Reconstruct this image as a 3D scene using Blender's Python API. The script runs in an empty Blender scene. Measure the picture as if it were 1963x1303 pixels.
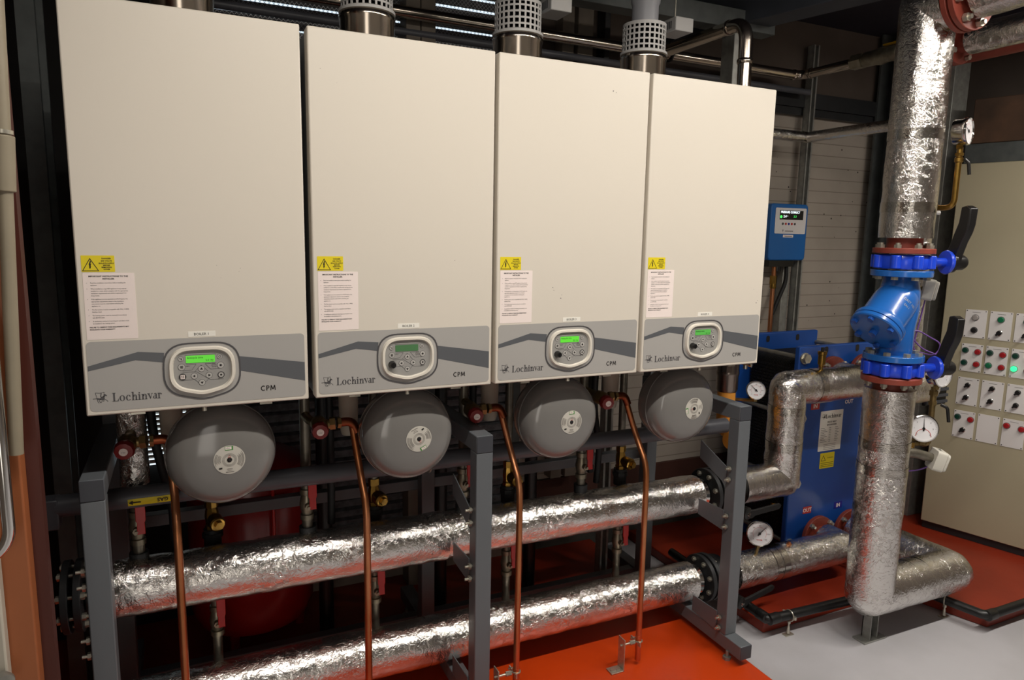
import bpy, math, random
from mathutils import Vector, Matrix, noise
random.seed(7)
PI = math.pi
SC = bpy.context.scene
COL = SC.collection
V = Vector

# ---------------------------------------------------------------- camera
cam_d = bpy.data.cameras.new('camera'); cam = bpy.data.objects.new('camera', cam_d); COL.objects.link(cam)
cam_d.sensor_width = 36.0; cam_d.lens = 1338.5 / 1963 * 36; cam_d.clip_start = 0.02; cam_d.clip_end = 60
def cam_matrix(yaw, pitch, roll, loc):
    cy, sy, cp, sp, cr, sr = math.cos(yaw), math.sin(yaw), math.cos(pitch), math.sin(pitch), math.cos(roll), math.sin(roll)
    f = V((sy*cp, cy*cp, sp)); r = V((cy, -sy, 0)); u = r.cross(f)
    r2 = cr*r + sr*u; u2 = -sr*r + cr*u
    M = Matrix((r2, u2, -f)).transposed().to_4x4(); M.translation = loc
    return M
cam.matrix_world = cam_matrix(0.4375, -0.1506, 0.0187, V((0.2242, -1.8347, 1.5858)))
SC.camera = cam

# ---------------------------------------------------------------- world, lights, exposure
w = bpy.data.worlds.new('world'); SC.world = w; w.use_nodes = True
w.node_tree.nodes['Background'].inputs[0].default_value = (0.55, 0.52, 0.5, 1)
w.node_tree.nodes['Background'].inputs[1].default_value = 0.02
def area(name, loc, rot, sx, sy, power, col):
    d = bpy.data.lights.new(name, 'AREA'); d.shape = 'RECTANGLE'; d.size = sx; d.size_y = sy; d.energy = power; d.color = col
    o = bpy.data.objects.new(name, d); COL.objects.link(o); o.location = loc; o.rotation_euler = rot
    return o
# a row of two batten lights under the ceiling, one metre in front of the boilers
ROW = ((1.00, -1.0, 2.66, 1.75, 20), (3.00, -1.0, 2.66, 1.75, 40))
for lx, ly, lz, ll, lp in ROW: area('batten_light', (lx, ly, lz-.03), (0, 0, 0), ll, .05, lp, (1.0, .945, .865))
# daylight from the doorway behind the photographer
area('doorway_light', (-.35, -3.66, 1.25), (math.radians(90), 0, 0), 0.9, 2.2, 8, (1.0, 0.93, 0.84))
SC.view_settings.view_transform = 'Standard'; SC.view_settings.look = 'None'
SC.view_settings.exposure = 0.6; SC.view_settings.gamma = 1.0; SC.view_settings.use_curve_mapping = False

# ---------------------------------------------------------------- materials
def lin(h):
    h = h.lstrip('#'); c = [int(h[i:i+2], 16)/255 for i in (0, 2, 4)]
    return tuple(x/12.92 if x <= .04045 else ((x+.055)/1.055)**2.4 for x in c) + (1,)
MATS = {}
def mat(name, col, rough=.5, metal=0., spec=.5, emit=0., emitcol=None, noise_amt=0., noise_scale=20, bump=0., bump_scale=200, coat=0., dark=None, stretch=(1, 1, 1), detail=4):
    m = bpy.data.materials.new(name); m.use_nodes = True; nt = m.node_tree; b = nt.nodes['Principled BSDF']
    c = lin(col)
    b.inputs['Base Color'].default_value = c; b.inputs['Roughness'].default_value = rough; b.inputs['Metallic'].default_value = metal
    b.inputs['Specular IOR Level'].default_value = spec
    if coat: b.inputs['Coat Weight'].default_value = coat; b.inputs['Coat Roughness'].default_value = .12
    if emit: b.inputs['Emission Color'].default_value = lin(emitcol or col); b.inputs['Emission Strength'].default_value = emit
    tc = nt.nodes.new('ShaderNodeTexCoord'); mp = nt.nodes.new('ShaderNodeMapping'); nt.links.new(tc.outputs['Object'], mp.inputs[0]); mp.inputs['Scale'].default_value = stretch
    if noise_amt:
        n = nt.nodes.new('ShaderNodeTexNoise'); n.inputs['Scale'].default_value = noise_scale; n.inputs['Detail'].default_value = detail; nt.links.new(mp.outputs[0], n.inputs['Vector'])
        r = nt.nodes.new('ShaderNodeValToRGB'); r.color_ramp.elements[0].position = .3; r.color_ramp.elements[1].position = .7
        d = lin(dark) if dark else tuple(x*(1-noise_amt) for x in c[:3]) + (1,)
        r.color_ramp.elements[0].color = d; r.color_ramp.elements[1].color = c
        nt.links.new(n.outputs[0], r.inputs[0]); nt.links.new(r.outputs[0], b.inputs['Base Color'])
    if bump:
        n2 = nt.nodes.new('ShaderNodeTexNoise'); n2.inputs['Scale'].default_value = bump_scale; n2.inputs['Detail'].default_value = 3; nt.links.new(mp.outputs[0], n2.inputs['Vector'])
        bp = nt.nodes.new('ShaderNodeBump'); bp.inputs['Strength'].default_value = bump; bp.inputs['Distance'].default_value = .002
        nt.links.new(n2.outputs[0], bp.inputs['Height']); nt.links.new(bp.outputs[0], b.inputs['Normal'])
    MATS[name] = m
    return m
def foil_mat():
    m = bpy.data.materials.new('aluminium_foil'); m.use_nodes = True; nt = m.node_tree; b = nt.nodes['Principled BSDF']
    b.inputs['Base Color'].default_value = (.80, .775, .74, 1); b.inputs['Metallic'].default_value = 1; b.inputs['Roughness'].default_value = .2
    tc = nt.nodes.new('ShaderNodeTexCoord')
    def mapping(s):
        mp = nt.nodes.new('ShaderNodeMapping'); nt.links.new(tc.outputs['Object'], mp.inputs[0]); mp.inputs['Scale'].default_value = s; return mp
    # crumple creases, fine embossed weave and broad dents
    n0 = nt.nodes.new('ShaderNodeTexNoise'); n0.inputs['Scale'].default_value = 9; n0.inputs['Detail'].default_value = 2; nt.links.new(mapping((1, 1, 1)).outputs[0], n0.inputs['Vector'])
    n1 = nt.nodes.new('ShaderNodeTexNoise'); n1.inputs['Scale'].default_value = 55; n1.inputs['Detail'].default_value = 5; n1.inputs['Distortion'].default_value = 1.2; nt.links.new(mapping((1, 1, 1)).outputs[0], n1.inputs['Vector'])
    n2 = nt.nodes.new('ShaderNodeTexNoise'); n2.inputs['Scale'].default_value = 240; n2.inputs['Detail'].default_value = 2; nt.links.new(tc.outputs['Object'], n2.inputs['Vector'])
    vo = nt.nodes.new('ShaderNodeTexVoronoi'); vo.feature = 'DISTANCE_TO_EDGE'; vo.inputs['Scale'].default_value = 26
    ad = nt.nodes.new('ShaderNodeVectorMath'); ad.operation = 'MULTIPLY_ADD'; nt.links.new(n1.outputs['Color'], ad.inputs[0]); ad.inputs[1].default_value = (.05, .05, .05); nt.links.new(tc.outputs['Object'], ad.inputs[2]); nt.links.new(ad.outputs[0], vo.inputs['Vector'])
    rm = nt.nodes.new('ShaderNodeMapRange'); rm.inputs[1].default_value = 0; rm.inputs[2].default_value = .08; nt.links.new(vo.outputs[0], rm.inputs[0])
    # mask so some stretches are smooth and others crumpled
    n3 = nt.nodes.new('ShaderNodeTexNoise'); n3.inputs['Scale'].default_value = 5; nt.links.new(tc.outputs['Object'], n3.inputs['Vector'])
    mk = nt.nodes.new('ShaderNodeMapRange'); mk.inputs[1].default_value = .42; mk.inputs[2].default_value = .66; nt.links.new(n3.outputs[0], mk.inputs[0])
    def mul(a, k):
        x = nt.nodes.new('ShaderNodeMath'); x.operation = 'MULTIPLY'; nt.links.new(a, x.inputs[0])
        if isinstance(k, float): x.inputs[1].default_value = k
        else: nt.links.new(k, x.inputs[1])
        return x.outputs[0]
    def add(a, c):
        x = nt.nodes.new('ShaderNodeMath'); x.operation = 'ADD'; nt.links.new(a, x.inputs[0]); nt.links.new(c, x.inputs[1]); return x.outputs[0]
    h = add(mul(n0.outputs[0], .30), mul(n1.outputs[0], .25))
    h = add(h, mul(mul(rm.outputs[0], mk.outputs[0]), .13))
    h = add(h, mul(n2.outputs[0], .06))
    bp = nt.nodes.new('ShaderNodeBump'); bp.inputs['Strength'].default_value = .62; bp.inputs['Distance'].default_value = .016
    nt.links.new(h, bp.inputs['Height']); nt.links.new(bp.outputs[0], b.inputs['Normal'])
    MATS['foil'] = m
foil_mat()
mat('boiler_white', 'DAD2C5', .38, bump=.03, bump_scale=900)
mat('boiler_shell', '8A8A88', .5)
mat('panel_grey', 'A9A6A2', .42)
mat('swoosh_grey', '5A5C60', .42)
mat('outline_grey', '4C4A4C', .45)
mat('bezel_white', 'E6DFD2', .25, coat=.3)
mat('keypad_grey', '9A9894', .4)
mat('button_grey', 'B4B1AC', .4)
mat('ink', '221E1D', .6)
mat('ink_grey', '6B6562', .6)
mat('lcd_on', '5EC23C', .3, emit=.33, emitcol='52D030')
mat('lcd_mid', '58A850', .3, emit=.16, emitcol='52C040')
mat('lcd_off', '4E7A50', .3, emit=.02)
mat('knob_black', '1B1A1A', .3)
mat('label_white', 'F2E4DE', .55)
mat('label_cream', 'F0ECE2', .5)
mat('yellow', 'E5D01C', .5)
mat('vessel_grey', '777572', .15, coat=.35)
mat('vessel_label', 'C6C2B8', .3)
mat('green_print', '4E8A48', .5)
mat('red_print', 'C03A34', .5)
mat('frame_grey', '62666A', .38, bump=.02, bump_scale=400)
mat('frame_cap', '3C3E44', .5)
mat('zinc', 'D2CDBE', .34, metal=.8, noise_amt=.25, noise_scale=60)
mat('zinc_dull', '9A9890', .45, metal=.6, noise_amt=.25, noise_scale=40)
mat('copper', 'DE9A70', .38, metal=1., noise_amt=.42, noise_scale=14, dark='A8683E', stretch=(1, 1, .35))
mat('copper_dark', '9A5438', .4, metal=1., noise_amt=.4, noise_scale=30)
mat('brass', 'B8924A', .28, metal=1., noise_amt=.25, noise_scale=50)
mat('brass_dull', '9A8458', .42, metal=.9, noise_amt=.35, noise_scale=40)
mat('stainless', 'C8BDB0', .18, metal=1.)
mat('stainless_dark', '8B8078', .28, metal=1.)
mat('steel_pipe', '8F897C', .4, metal=.8, noise_amt=.3, noise_scale=50)
mat('valve_body', 'A49C88', .38, metal=.85, noise_amt=.35, noise_scale=45)
mat('lever_red', 'C0201C', .3, coat=.3)
mat('cap_red', '7E1C1A', .4)
mat('pipe_grey', '5E5F64', .42)
mat('gas_pipe', '55565C', .4, noise_amt=.15, noise_scale=12)
mat('black_plastic', '141414', .38)
mat('black_rubber', '0F0F10', .6)
mat('pvc_cream', 'A79F90', .5)
mat('pvc_grey', '9C9DA3', .4)
mat('guard_white', 'C6C4C2', .5)
mat('blue_paint', '2060AE', .25, coat=.4, bump=.05, bump_scale=90)
mat('blue_valve', '2048D4', .25, coat=.4, bump=.04, bump_scale=120)
mat('blue_dark', '1C4EA0', .35, noise_amt=.1, noise_scale=8)
mat('blue_plastic', '1C62A8', .35)
mat('flange_red', '8C3E30', .5, noise_amt=.25, noise_scale=25)
mat('tank_red', '8A1214', .3, coat=.3)
mat('plate_pack', '1E1D1B', .45, bump=.5, bump_scale=300)
mat('gauge_face', 'E4E2E4', .4)
mat('chrome', 'D8D6D2', .12, metal=1.)
mat('orange_plastic', 'E39A3E', .4)
mat('yellow_lever', 'D8A81A', .4)
mat('cabinet_beige', 'ADA48A', .45, noise_amt=.06, noise_scale=3, bump=.03, bump_scale=300)
mat('cabinet_plate', 'DCD8D6', .45)
mat('lamp_green', '0F6B47', .25, coat=.4)
mat('lamp_green_dark', '0B3A2E', .25, coat=.4)
mat('lamp_green_lit', '35E08A', .3, emit=1.2, emitcol='30E080')
mat('lamp_red', '9E1B20', .25, coat=.4)
mat('lamp_white', '9A9490', .3)
mat('purple_wire', '6E4A94', .4)
mat('actuator_white', 'CFCBC0', .4)
mat('cardboard', '5E4330', .8, noise_amt=.5, noise_scale=6, dark='3A2A1E')
mat('door_orange', 'A05C34', .5, noise_amt=.12, noise_scale=5)
mat('door_edge', '4A1D12', .55, noise_amt=.15, noise_scale=6)
mat('door_white', 'B5AEA0', .5)
mat('conduit_beige', '8E8470', .5, noise_amt=.12, noise_scale=14)
mat('concrete_grey', '55544E', .85, noise_amt=.3, noise_scale=12)
mat('dark_steel', '2A2B2D', .5, noise_amt=.25, noise_scale=10)
mat('galv', 'A4A49E', .42, metal=.45, noise_amt=.3, noise_scale=30)
mat('galv_dark', '5C605F', .5, metal=.25, noise_amt=.3, noise_scale=20)
mat('mesh_wire', 'B8BCC0', .4, metal=.6)
mat('louvre_blade', '26262A', .6, noise_amt=.3, noise_scale=60)
mat('fluff', '7C7C80', .95, noise_amt=.5, noise_scale=35, bump=.8, bump_scale=60)
mat('daylight_gap', 'C8D4DC', .8)
mat('grille_white', 'C8C0B6', .5)
mat('tube_lit', 'FFF2E0', .5, emit=6, emitcol='FFF0DC')
mat('housing_white', 'C8C8C4', .5)
mat('wood_dark', '80766A', .7, noise_amt=.3, noise_scale=10)
mat('foil_tape', 'D8D4CC', .16, metal=1., bump=.5, bump_scale=160)

def room_mat(name, base, dark, scale, rough, line=None, linecol=None, spots=0., bump=.15):
    """painted wall / floor: broad mottling, optional board joints, optional dark chips"""
    m = bpy.data.materials.new(name); m.use_nodes = True; nt = m.node_tree; b = nt.nodes['Principled BSDF']; b.inputs['Roughness'].default_value = rough
    tc = nt.nodes.new('ShaderNodeTexCoord')
    n = nt.nodes.new('ShaderNodeTexNoise'); n.inputs['Scale'].default_value = scale; n.inputs['Detail'].default_value = 6; nt.links.new(tc.outputs['Object'], n.inputs['Vector'])
    r = nt.nodes.new('ShaderNodeValToRGB'); r.color_ramp.elements[0].position = .32; r.color_ramp.elements[1].position = .62
    r.color_ramp.elements[0].color = lin(dark); r.color_ramp.elements[1].color = lin(base); nt.links.new(n.outputs[0], r.inputs[0])
    out = r.outputs[0]
    def mix(fac, col):
        nonlocal out
        x = nt.nodes.new('ShaderNodeMixRGB'); nt.links.new(fac, x.inputs[0]); nt.links.new(out, x.inputs[1]); x.inputs[2].default_value = lin(col); out = x.outputs[0]
    if line:
        br = nt.nodes.new('ShaderNodeTexBrick'); br.offset = .5
        br.inputs['Scale'].default_value = 1; br.inputs['Mortar Size'].default_value = .0025; br.inputs['Brick Width'].default_value = line[0]; br.inputs['Row Height'].default_value = line[1]
        mp = nt.nodes.new('ShaderNodeMapping'); nt.links.new(tc.outputs['Object'], mp.inputs[0]); mp.inputs['Rotation'].default_value = (PI/2, 0, 0); nt.links.new(mp.outputs[0], br.inputs['Vector'])
        mix(br.outputs['Fac'], linecol)
    if spots:
        v = nt.nodes.new('ShaderNodeTexVoronoi'); v.inputs['Scale'].default_value = 14; v.inputs['Randomness'].default_value = 1; nt.links.new(tc.outputs['Object'], v.inputs['Vector'])
        c = nt.nodes.new('ShaderNodeMath'); c.operation = 'LESS_THAN'; nt.links.new(v.outputs[0], c.inputs[0]); c.inputs[1].default_value = spots
        mix(c.outputs[0], '3A332E')
    nt.links.new(out, b.inputs['Base Color'])
    n2 = nt.nodes.new('ShaderNodeTexNoise'); n2.inputs['Scale'].default_value = scale*6; nt.links.new(tc.outputs['Object'], n2.inputs['Vector'])
    bp = nt.nodes.new('ShaderNodeBump'); bp.inputs['Strength'].default_value = bump; bp.inputs['Distance'].default_value = .004
    nt.links.new(n2.outputs[0], bp.inputs['Height']); nt.links.new(bp.outputs[0], b.inputs['Normal'])
    MATS[name] = m
room_mat('floor_grey', 'BAB8BC', 'A8A6A8', 2.2, .42, bump=.06)
room_mat('floor_orange', 'C8400C', 'BE3B0C', 3, .34, bump=.12)
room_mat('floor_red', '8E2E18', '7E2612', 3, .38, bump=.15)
room_mat('wall_white', 'AEA498', 'A0968A', 3, .7, line=(30, .0665), linecol='857C70', spots=.07)
room_mat('wall_plain', '6A6058', '5E554E', 3, .8)
room_mat('wall_rear', '8C867E', '7E7870', 3, .8)
room_mat('ceiling_dark', '2A2530', '231F28', 3, .8)
room_mat('beam_dark', '3C4048', '31343A', 5, .5)
room_mat('wall_brown', '4A2A20', '3A2018', 3, .7)
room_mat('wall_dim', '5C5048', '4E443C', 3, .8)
room_mat('wall_shade', '1C1B1A', '141414', 3, .9)  # near-black colour carries the shade of the gap left of BOILER 1

# ---------------------------------------------------------------- mesh builder
def basis(ax):
    ax = V(ax).normalized(); t = V((0, 0, 1)) if abs(ax.z) < .9 else V((1, 0, 0))
    a = t.cross(ax).normalized(); return a, ax.cross(a).normalized(), ax
def frameM(o, x, y, z=None):
    x = V(x).normalized(); y = V(y).normalized(); z = x.cross(y) if z is None else V(z)
    M = Matrix((x, y, z)).transposed().to_4x4(); M.translation = V(o); return M
FRONT = lambda o: frameM(o, (1, 0, 0), (0, 0, 1))     # local x right, y up, z towards the viewer (-Y)
class MB:
    def __init__(s): s.v = []; s.f = []; s.m = []; s.mats = []; s.cur = 0
    def mat(s, name):
        if name not in s.mats: s.mats.append(name)
        s.cur = s.mats.index(name); return s
    def add(s, vs, fs):
        b = len(s.v); s.v += [tuple(p) for p in vs]; s.f += [tuple(b+i for i in f) for f in fs]; s.m += [s.cur]*len(fs); return s
    def box(s, x0, x1, y0, y1, z0, z1, M=None):
        p = [V((x, y, z)) for x in (x0, x1) for y in (y0, y1) for z in (z0, z1)]
        if M: p = [M @ q for q in p]
        return s.add(p, [(0, 1, 3, 2), (4, 6, 7, 5), (0, 4, 5, 1), (2, 3, 7, 6), (0, 2, 6, 4), (1, 5, 7, 3)])
    def cyl(s, p0, p1, r, n=24, r2=None, caps=True):
        p0, p1 = V(p0), V(p1); a, b, ax = basis(p1-p0); r2 = r if r2 is None else r2
        vs = [p + rr*(math.cos(2*PI*i/n)*a + math.sin(2*PI*i/n)*b) for p, rr in ((p0, r), (p1, r2)) for i in range(n)]
        fs = [(i, (i+1) % n, n+(i+1) % n, n+i) for i in range(n)]
        if caps: fs += [tuple(reversed(range(n))), tuple(range(n, 2*n))]
        return s.add(vs, fs)
    def hexn(s, p0, p1, r): return s.cyl(p0, p1, r, 6)
    def lathe(s, prof, o, ax, n=32, wob=None):
        o = V(o); a, b, ax = basis(ax); vs = []; fs = []; k = len(prof)
        for r, t in prof:
            for i in range(n): vs.append(o + ax*t + max(r, 1e-5)*(math.cos(2*PI*i/n)*a + math.sin(2*PI*i/n)*b))
        for j in range(k-1):
            for i in range(n): fs.append((j*n+i, j*n+(i+1) % n, (j+1)*n+(i+1) % n, (j+1)*n+i))
        if prof[0][0] > 1e-4: fs.append(tuple(reversed(range(n))))
        if prof[-1][0] > 1e-4: fs.append(tuple(range((k-1)*n, k*n)))
        return s.add(vs, fs)
    def path(s, pts, fil=0., seg=6):
        pts = [V(p) for p in pts]; out = [pts[0]]
        for i in range(1, len(pts)-1):
            a, p, c = pts[i-1], pts[i], pts[i+1]; u, w_ = (a-p), (c-p); d = min(fil, u.length*.49, w_.length*.49)
            if d <= 1e-5: out.append(p); continue
            A, B = p+u.normalized()*d, p+w_.normalized()*d
            for k in range(seg+1):
                t = k/seg; out.append((1-t)**2*A + 2*t*(1-t)*p + t*t*B)
        out.append(pts[-1]); return out
    def tube(s, pts, r, n=16, fil=0., seg=6, caps=True, step=None, wob=0., wscale=18):
        P = s.path(pts, fil, seg)
        if step:
            Q = [P[0]]
            for a, c in zip(P, P[1:]):
                k = max(1, int((c-a).length/step))
                for j in range(1, k+1): Q.append(a.lerp(c, j/k))
            P = Q
        a, b, t = basis(P[1]-P[0]); vs = []; L = len(P)
        for i, p in enumerate(P):
            t0 = (P[i]-P[i-1]).normalized() if i else (P[1]-P[0]).normalized()
            t1 = (P[i+1]-P[i]).normalized() if i < L-1 else t0
            tm = (t0+t1).normalized()
            if i: # transport the frame along t0
                q = tprev.rotation_difference(t0); a = q @ a; b = q @ b
            tprev = t1 if False else t0
            for k in range(n):
                d = math.cos(2*PI*k/n)*a + math.sin(2*PI*k/n)*b
                o = d*r
                den = t0.dot(tm)
                if den > .3: o = o - tm*(o.dot(tm))/1.0 if False else o - t0*(o.dot(tm)/den)
                if wob:
                    nz = noise.noise((p+o)*wscale) + .6*noise.noise((p+o)*wscale*2.7)
                    o += d*wob*nz
                vs.append(p+o)
        fs = [(i*n+k, i*n+(k+1) % n, (i+1)*n+(k+1) % n, (i+1)*n+k) for i in range(L-1) for k in range(n)]
        if caps: fs += [tuple(reversed(range(n))), tuple(range((L-1)*n, L*n))]
        return s.add(vs, fs)
    def prism(s, poly, M, z0, z1):
        n = len(poly); vs = [M @ V((x, y, z)) for z in (z0, z1) for x, y in poly]
        return s.add(vs, [tuple(reversed(range(n))), tuple(range(n, 2*n))] + [(i, (i+1) % n, n+(i+1) % n, n+i) for i in range(n)])
    def flat(s, poly, M, z=0.):
        return s.add([M @ V((x, y, z)) for x, y in poly], [tuple(range(len(poly)))])
    def band(s, outer, inner, M, z0, z1=None):
        """ring between two outlines of equal point count, raised from z0 to z1 (or flat)"""
        n = len(outer)
        if z1 is None:
            vs = [M @ V((x, y, z0)) for x, y in outer+inner]; return s.add(vs, [(i, (i+1) % n, n+(i+1) % n, n+i) for i in range(n)])
        vs = [M @ V((x, y, z)) for pts, z in ((outer, z0), (outer, z1), (inner, z1), (inner, z0)) for x, y in pts]
        return s.add(vs, [(k*n+i, k*n+(i+1) % n, (k+1)*n+(i+1) % n, (k+1)*n+i) for k in range(3) for i in range(n)])
    def line(s, pts, wd, M, z=0.):
        for (x0, y0), (x1, y1) in zip(pts, pts[1:]):
            d = V((x1-x0, y1-y0)); L = d.length or 1; nx, ny = -d.y/L*wd/2, d.x/L*wd/2
            s.flat([(x0+nx, y0+ny), (x0-nx, y0-ny), (x1-nx, y1-ny), (x1+nx, y1+ny)], M, z)
        return s
    def text(s, body, size, M, x=0, y=0, z=0., align='LEFT', bold=0., sx=1.):
        cu = bpy.data.curves.new('txt', 'FONT'); cu.body = body; cu.size = size; cu.align_x = align; cu.offset = bold; cu.resolution_u = 2
        ob = bpy.data.objects.new('txt', cu); me = ob.to_mesh()
        vs = [M @ V((x+p.co.x*sx, y+p.co.y, z)) for p in me.vertices]
        s.add(vs, [tuple(f.vertices) for f in me.polygons]); ob.to_mesh_clear(); bpy.data.objects.remove(ob); bpy.data.curves.remove(cu); return s
    def build(s, name, m=None, parent=None, bevel=0., smooth=True, origin=None, sharp=38):
        me = bpy.data.meshes.new(name); o3 = V(origin) if origin else V((0, 0, 0))
        me.from_pydata([tuple(V(p)-o3) for p in s.v], [], s.f); me.update()
        if m: me.materials.append(MATS[m])
        else:
            for k in s.mats: me.materials.append(MATS[k])
            me.polygons.foreach_set('material_index', s.m)
        if smooth:
            me.polygons.foreach_set('use_smooth', [True]*len(me.polygons)); me.set_sharp_from_angle(angle=math.radians(sharp))
        o = bpy.data.objects.new(name, me); COL.objects.link(o)
        if parent:
            o.parent = parent
            base = V((0, 0, 0)); q = parent
            while q: base += q.location; q = q.parent
            o.location = o3 - base
        else: o.location = o3
        if bevel:
            b = o.modifiers.new('bevel', 'BEVEL'); b.width = bevel; b.segments = 2; b.limit_method = 'ANGLE'; b.angle_limit = math.radians(50)
        return o
def thing(name, label, cat, loc, group=None):
    o = bpy.data.objects.new(name, None); COL.objects.link(o); o.location = loc; o.empty_display_size = .05
    o['label'] = label; o['category'] = cat
    if group: o['group'] = group
    return o
def tag(o, label, cat, group=None):
    o['label'] = label; o['category'] = cat
    if group: o['group'] = group
    return o
def struct(name, mb, m=None, **k):
    o = mb.build(name, m, **k); o['kind'] = 'structure'; return o
def rr(x0, x1, y0, y1, r, n=5):
    out = []
    for cx, cy, a0 in ((x1-r, y1-r, 0), (x0+r, y1-r, 90), (x0+r, y0+r, 180), (x1-r, y0+r, 270)):
        for k in range(n+1):
            a = math.radians(a0+90*k/n); out.append((cx+r*math.cos(a), cy+r*math.sin(a)))
    return out
def circ(cx, cy, r, n=20): return [(cx+r*math.cos(2*PI*k/n), cy+r*math.sin(2*PI*k/n)) for k in range(n)]
def round_poly(pts, rads, seg=6):
    out = []; n = len(pts)
    for i in range(n):
        a, p, c = V(pts[i-1]), V(pts[i]), V(pts[(i+1) % n]); u, w_ = (a-p), (c-p); d = min(rads[i], u.length*.48, w_.length*.48)
        A, B = p+u.normalized()*d, p+w_.normalized()*d
        for k in range(seg+1):
            t = k/seg; q = (1-t)**2*A + 2*t*(1-t)*p + t*t*B; out.append((q.x, q.y))
    return out
def copy_tree(o, loc, label, group=None):
    r = o.copy(); COL.objects.link(r); r.location = loc; r['label'] = label
    if group: r['group'] = group
    for ch in list(o.children):
        c = ch.copy(); COL.objects.link(c); c.parent = r
        for g in list(ch.children):
            d = g.copy(); COL.objects.link(d); d.parent = c
    return r

# ================================================================ the room
struct('floor', MB().box(-1.2, 4.7, -3.7, 1.25, -.14, -.04), 'floor_grey')
struct('trim_1', MB().box(-1.2, 2.093, -.30, .62, -.04, 0), 'floor_orange', bevel=.004)
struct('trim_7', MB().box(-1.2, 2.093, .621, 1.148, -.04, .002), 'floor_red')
Mxy = Matrix.Identity(4)
pl = lambda y: 3.258 - .306*(y+.194)
struct('trim_2', MB().prism([(2.335, .155), (pl(.155)-.004, .155), (pl(1.148)-.004, 1.148), (2.335, 1.148)], Mxy, -.04, .008), 'floor_red', bevel=.006)
struct('trim_3', MB().prism([(pl(1.148), 1.148), (pl(-.194), -.194), (4.5, -.19), (4.5, 1.148)], Mxy, -.04, .012), 'floor_red', bevel=.006)
WB = 1.15
mb = MB()
mb.box(1.66, 4.6, WB, WB+.1, .37, 2.34); mb.box(.22, 1.66, WB, WB+.1, -.04, .25); mb.box(.22, 1.66, WB, WB+.1, 2.70, 2.75)
struct('wall_back', mb, 'wall_white', smooth=False)
struct('wall_back', MB().box(-1.2, .22, WB, WB+.1, -.04, 2.75), 'wall_shade', smooth=False)
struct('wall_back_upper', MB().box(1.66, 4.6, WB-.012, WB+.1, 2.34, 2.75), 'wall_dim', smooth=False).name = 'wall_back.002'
struct('trim_4', MB().box(1.66, 4.5, WB-.02, WB+.1, .245, .37), 'wall_brown', smooth=False)
struct('trim_5', MB().box(1.66, 4.5, WB-.006, WB+.1, -.04, .245), 'concrete_grey', smooth=False)
struct('wall_left', MB().box(-1.3, -1.2, -3.7, 1.25, -.04, 2.75), 'wall_plain')
struct('wall_right', MB().box(4.5, 4.6, -3.7, 1.25, -.04, 2.75), 'wall_plain')
struct('wall_front', MB().box(-1.3, 4.6, -3.8, -3.7, -.04, 2.75), 'wall_rear')
struct('ceiling', MB().box(-1.3, 4.6, -3.8, 1.25, 2.75, 2.85), 'ceiling_dark')
struct('trim_6', MB().box(2.5, 4.5, WB-.05, WB-.014, 2.30, 2.38).box(2.5, 4.5, WB-.035, WB-.014, 2.26, 2.30), 'dark_steel')

# louvred window behind the boilers: sloped blades, bird mesh, sky beyond
o = struct('window_1', MB().box(.22, .25, WB-.02, WB+.1, .25, 2.7).box(1.62, 1.66, WB-.02, WB+.1, .25, 2.7).box(.25, 1.62, WB-.02, WB+.1, .25, .28).box(.25, 1.62, WB-.02, WB+.1, 2.67, 2.7), 'galv_dark')
mb = MB(); z = .30
while z < 2.66:
    M = Matrix.Translation((0, WB+.045, z)) @ Matrix.Rotation(math.radians(18), 4, 'X'); mb.box(.25, 1.62, -.032, .032, -.0195, .0155, M); z += .0465
mb.build('louvre_blades', 'fluff', o, smooth=False)
mb = MB()
for zz0, zz1 in ((2.18, 2.66),):
    hgt = zz1-zz0; x = .25-hgt
    while x < 1.62:
        for sgn in (1, -1):
            xa, xb = (x, x+hgt) if sgn > 0 else (x+hgt, x)
            za, zb = zz0, zz1
            # clip to the frame
            def clip(xa, za, xb, zb):
                pts = []
                for (p, q) in (((xa, za), (xb, zb)),):
                    t0, t1 = 0., 1.; dx = q[0]-p[0]
                    for lim, s_ in ((.25, 1), (1.62, -1)):
                        f0 = s_*(p[0]-lim); f1 = s_*(q[0]-lim)
                        if f0 < 0 and f1 < 0: return None
                        if f0 < 0: t0 = max(t0, f0/(f0-f1))
                        if f1 < 0: t1 = min(t1, f0/(f0-f1))
                    if t1 <= t0: return None
                    L = lambda t: (p[0]+dx*t, p[1]+(q[1]-p[1])*t)
                    return L(t0), L(t1)
            r_ = clip(xa, za, xb, zb)
            if r_:
                (x0, z0), (x1, z1) = r_; mb.line([(x0, z0), (x1, z1)], .0016, frameM((0, WB-.004-.0008*sgn, 0), (1, 0, 0), (0, 0, 1)))
        x += .017
mb.build('bird_mesh', 'mesh_wire', o, smooth=False)
SKY = mat('sky_and_glow', 'CFE0EA', .9, emit=.9, emitcol='D4E4EE')
MB().box(.25, 1.62, WB+.13, WB+.14, 1.9, 2.72).build('sky_pane', 'sky_and_glow', o)
# small pale louvre grille low on the left
g = thing('vent_grille', 'small pale slatted vent grille on the back wall behind the leftmost boiler valve', 'grille', (.1, WB-.05, .8))
mb = MB(); z = .69
while z < .93: mb.box(-.01, .2, -.018, .010, -.006, .003, Matrix.Translation((0, WB-.045, z)) @ Matrix.Rotation(math.radians(-28), 4, 'X')); z += .0195
mb.build('slats', 'grille_white', g, smooth=False)
MB().box(-.01, .20, WB-.026, WB-.022, .67, .945).build('glow_sheet', 'sky_and_glow', g)  # glowing sheet added on the solid wall for bright stripes between slats
for q in (-.03, .20): MB().box(q, q+.02, WB-.07, WB-.022, .66, .955).build('frame_side', 'grille_white', g)

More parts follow.
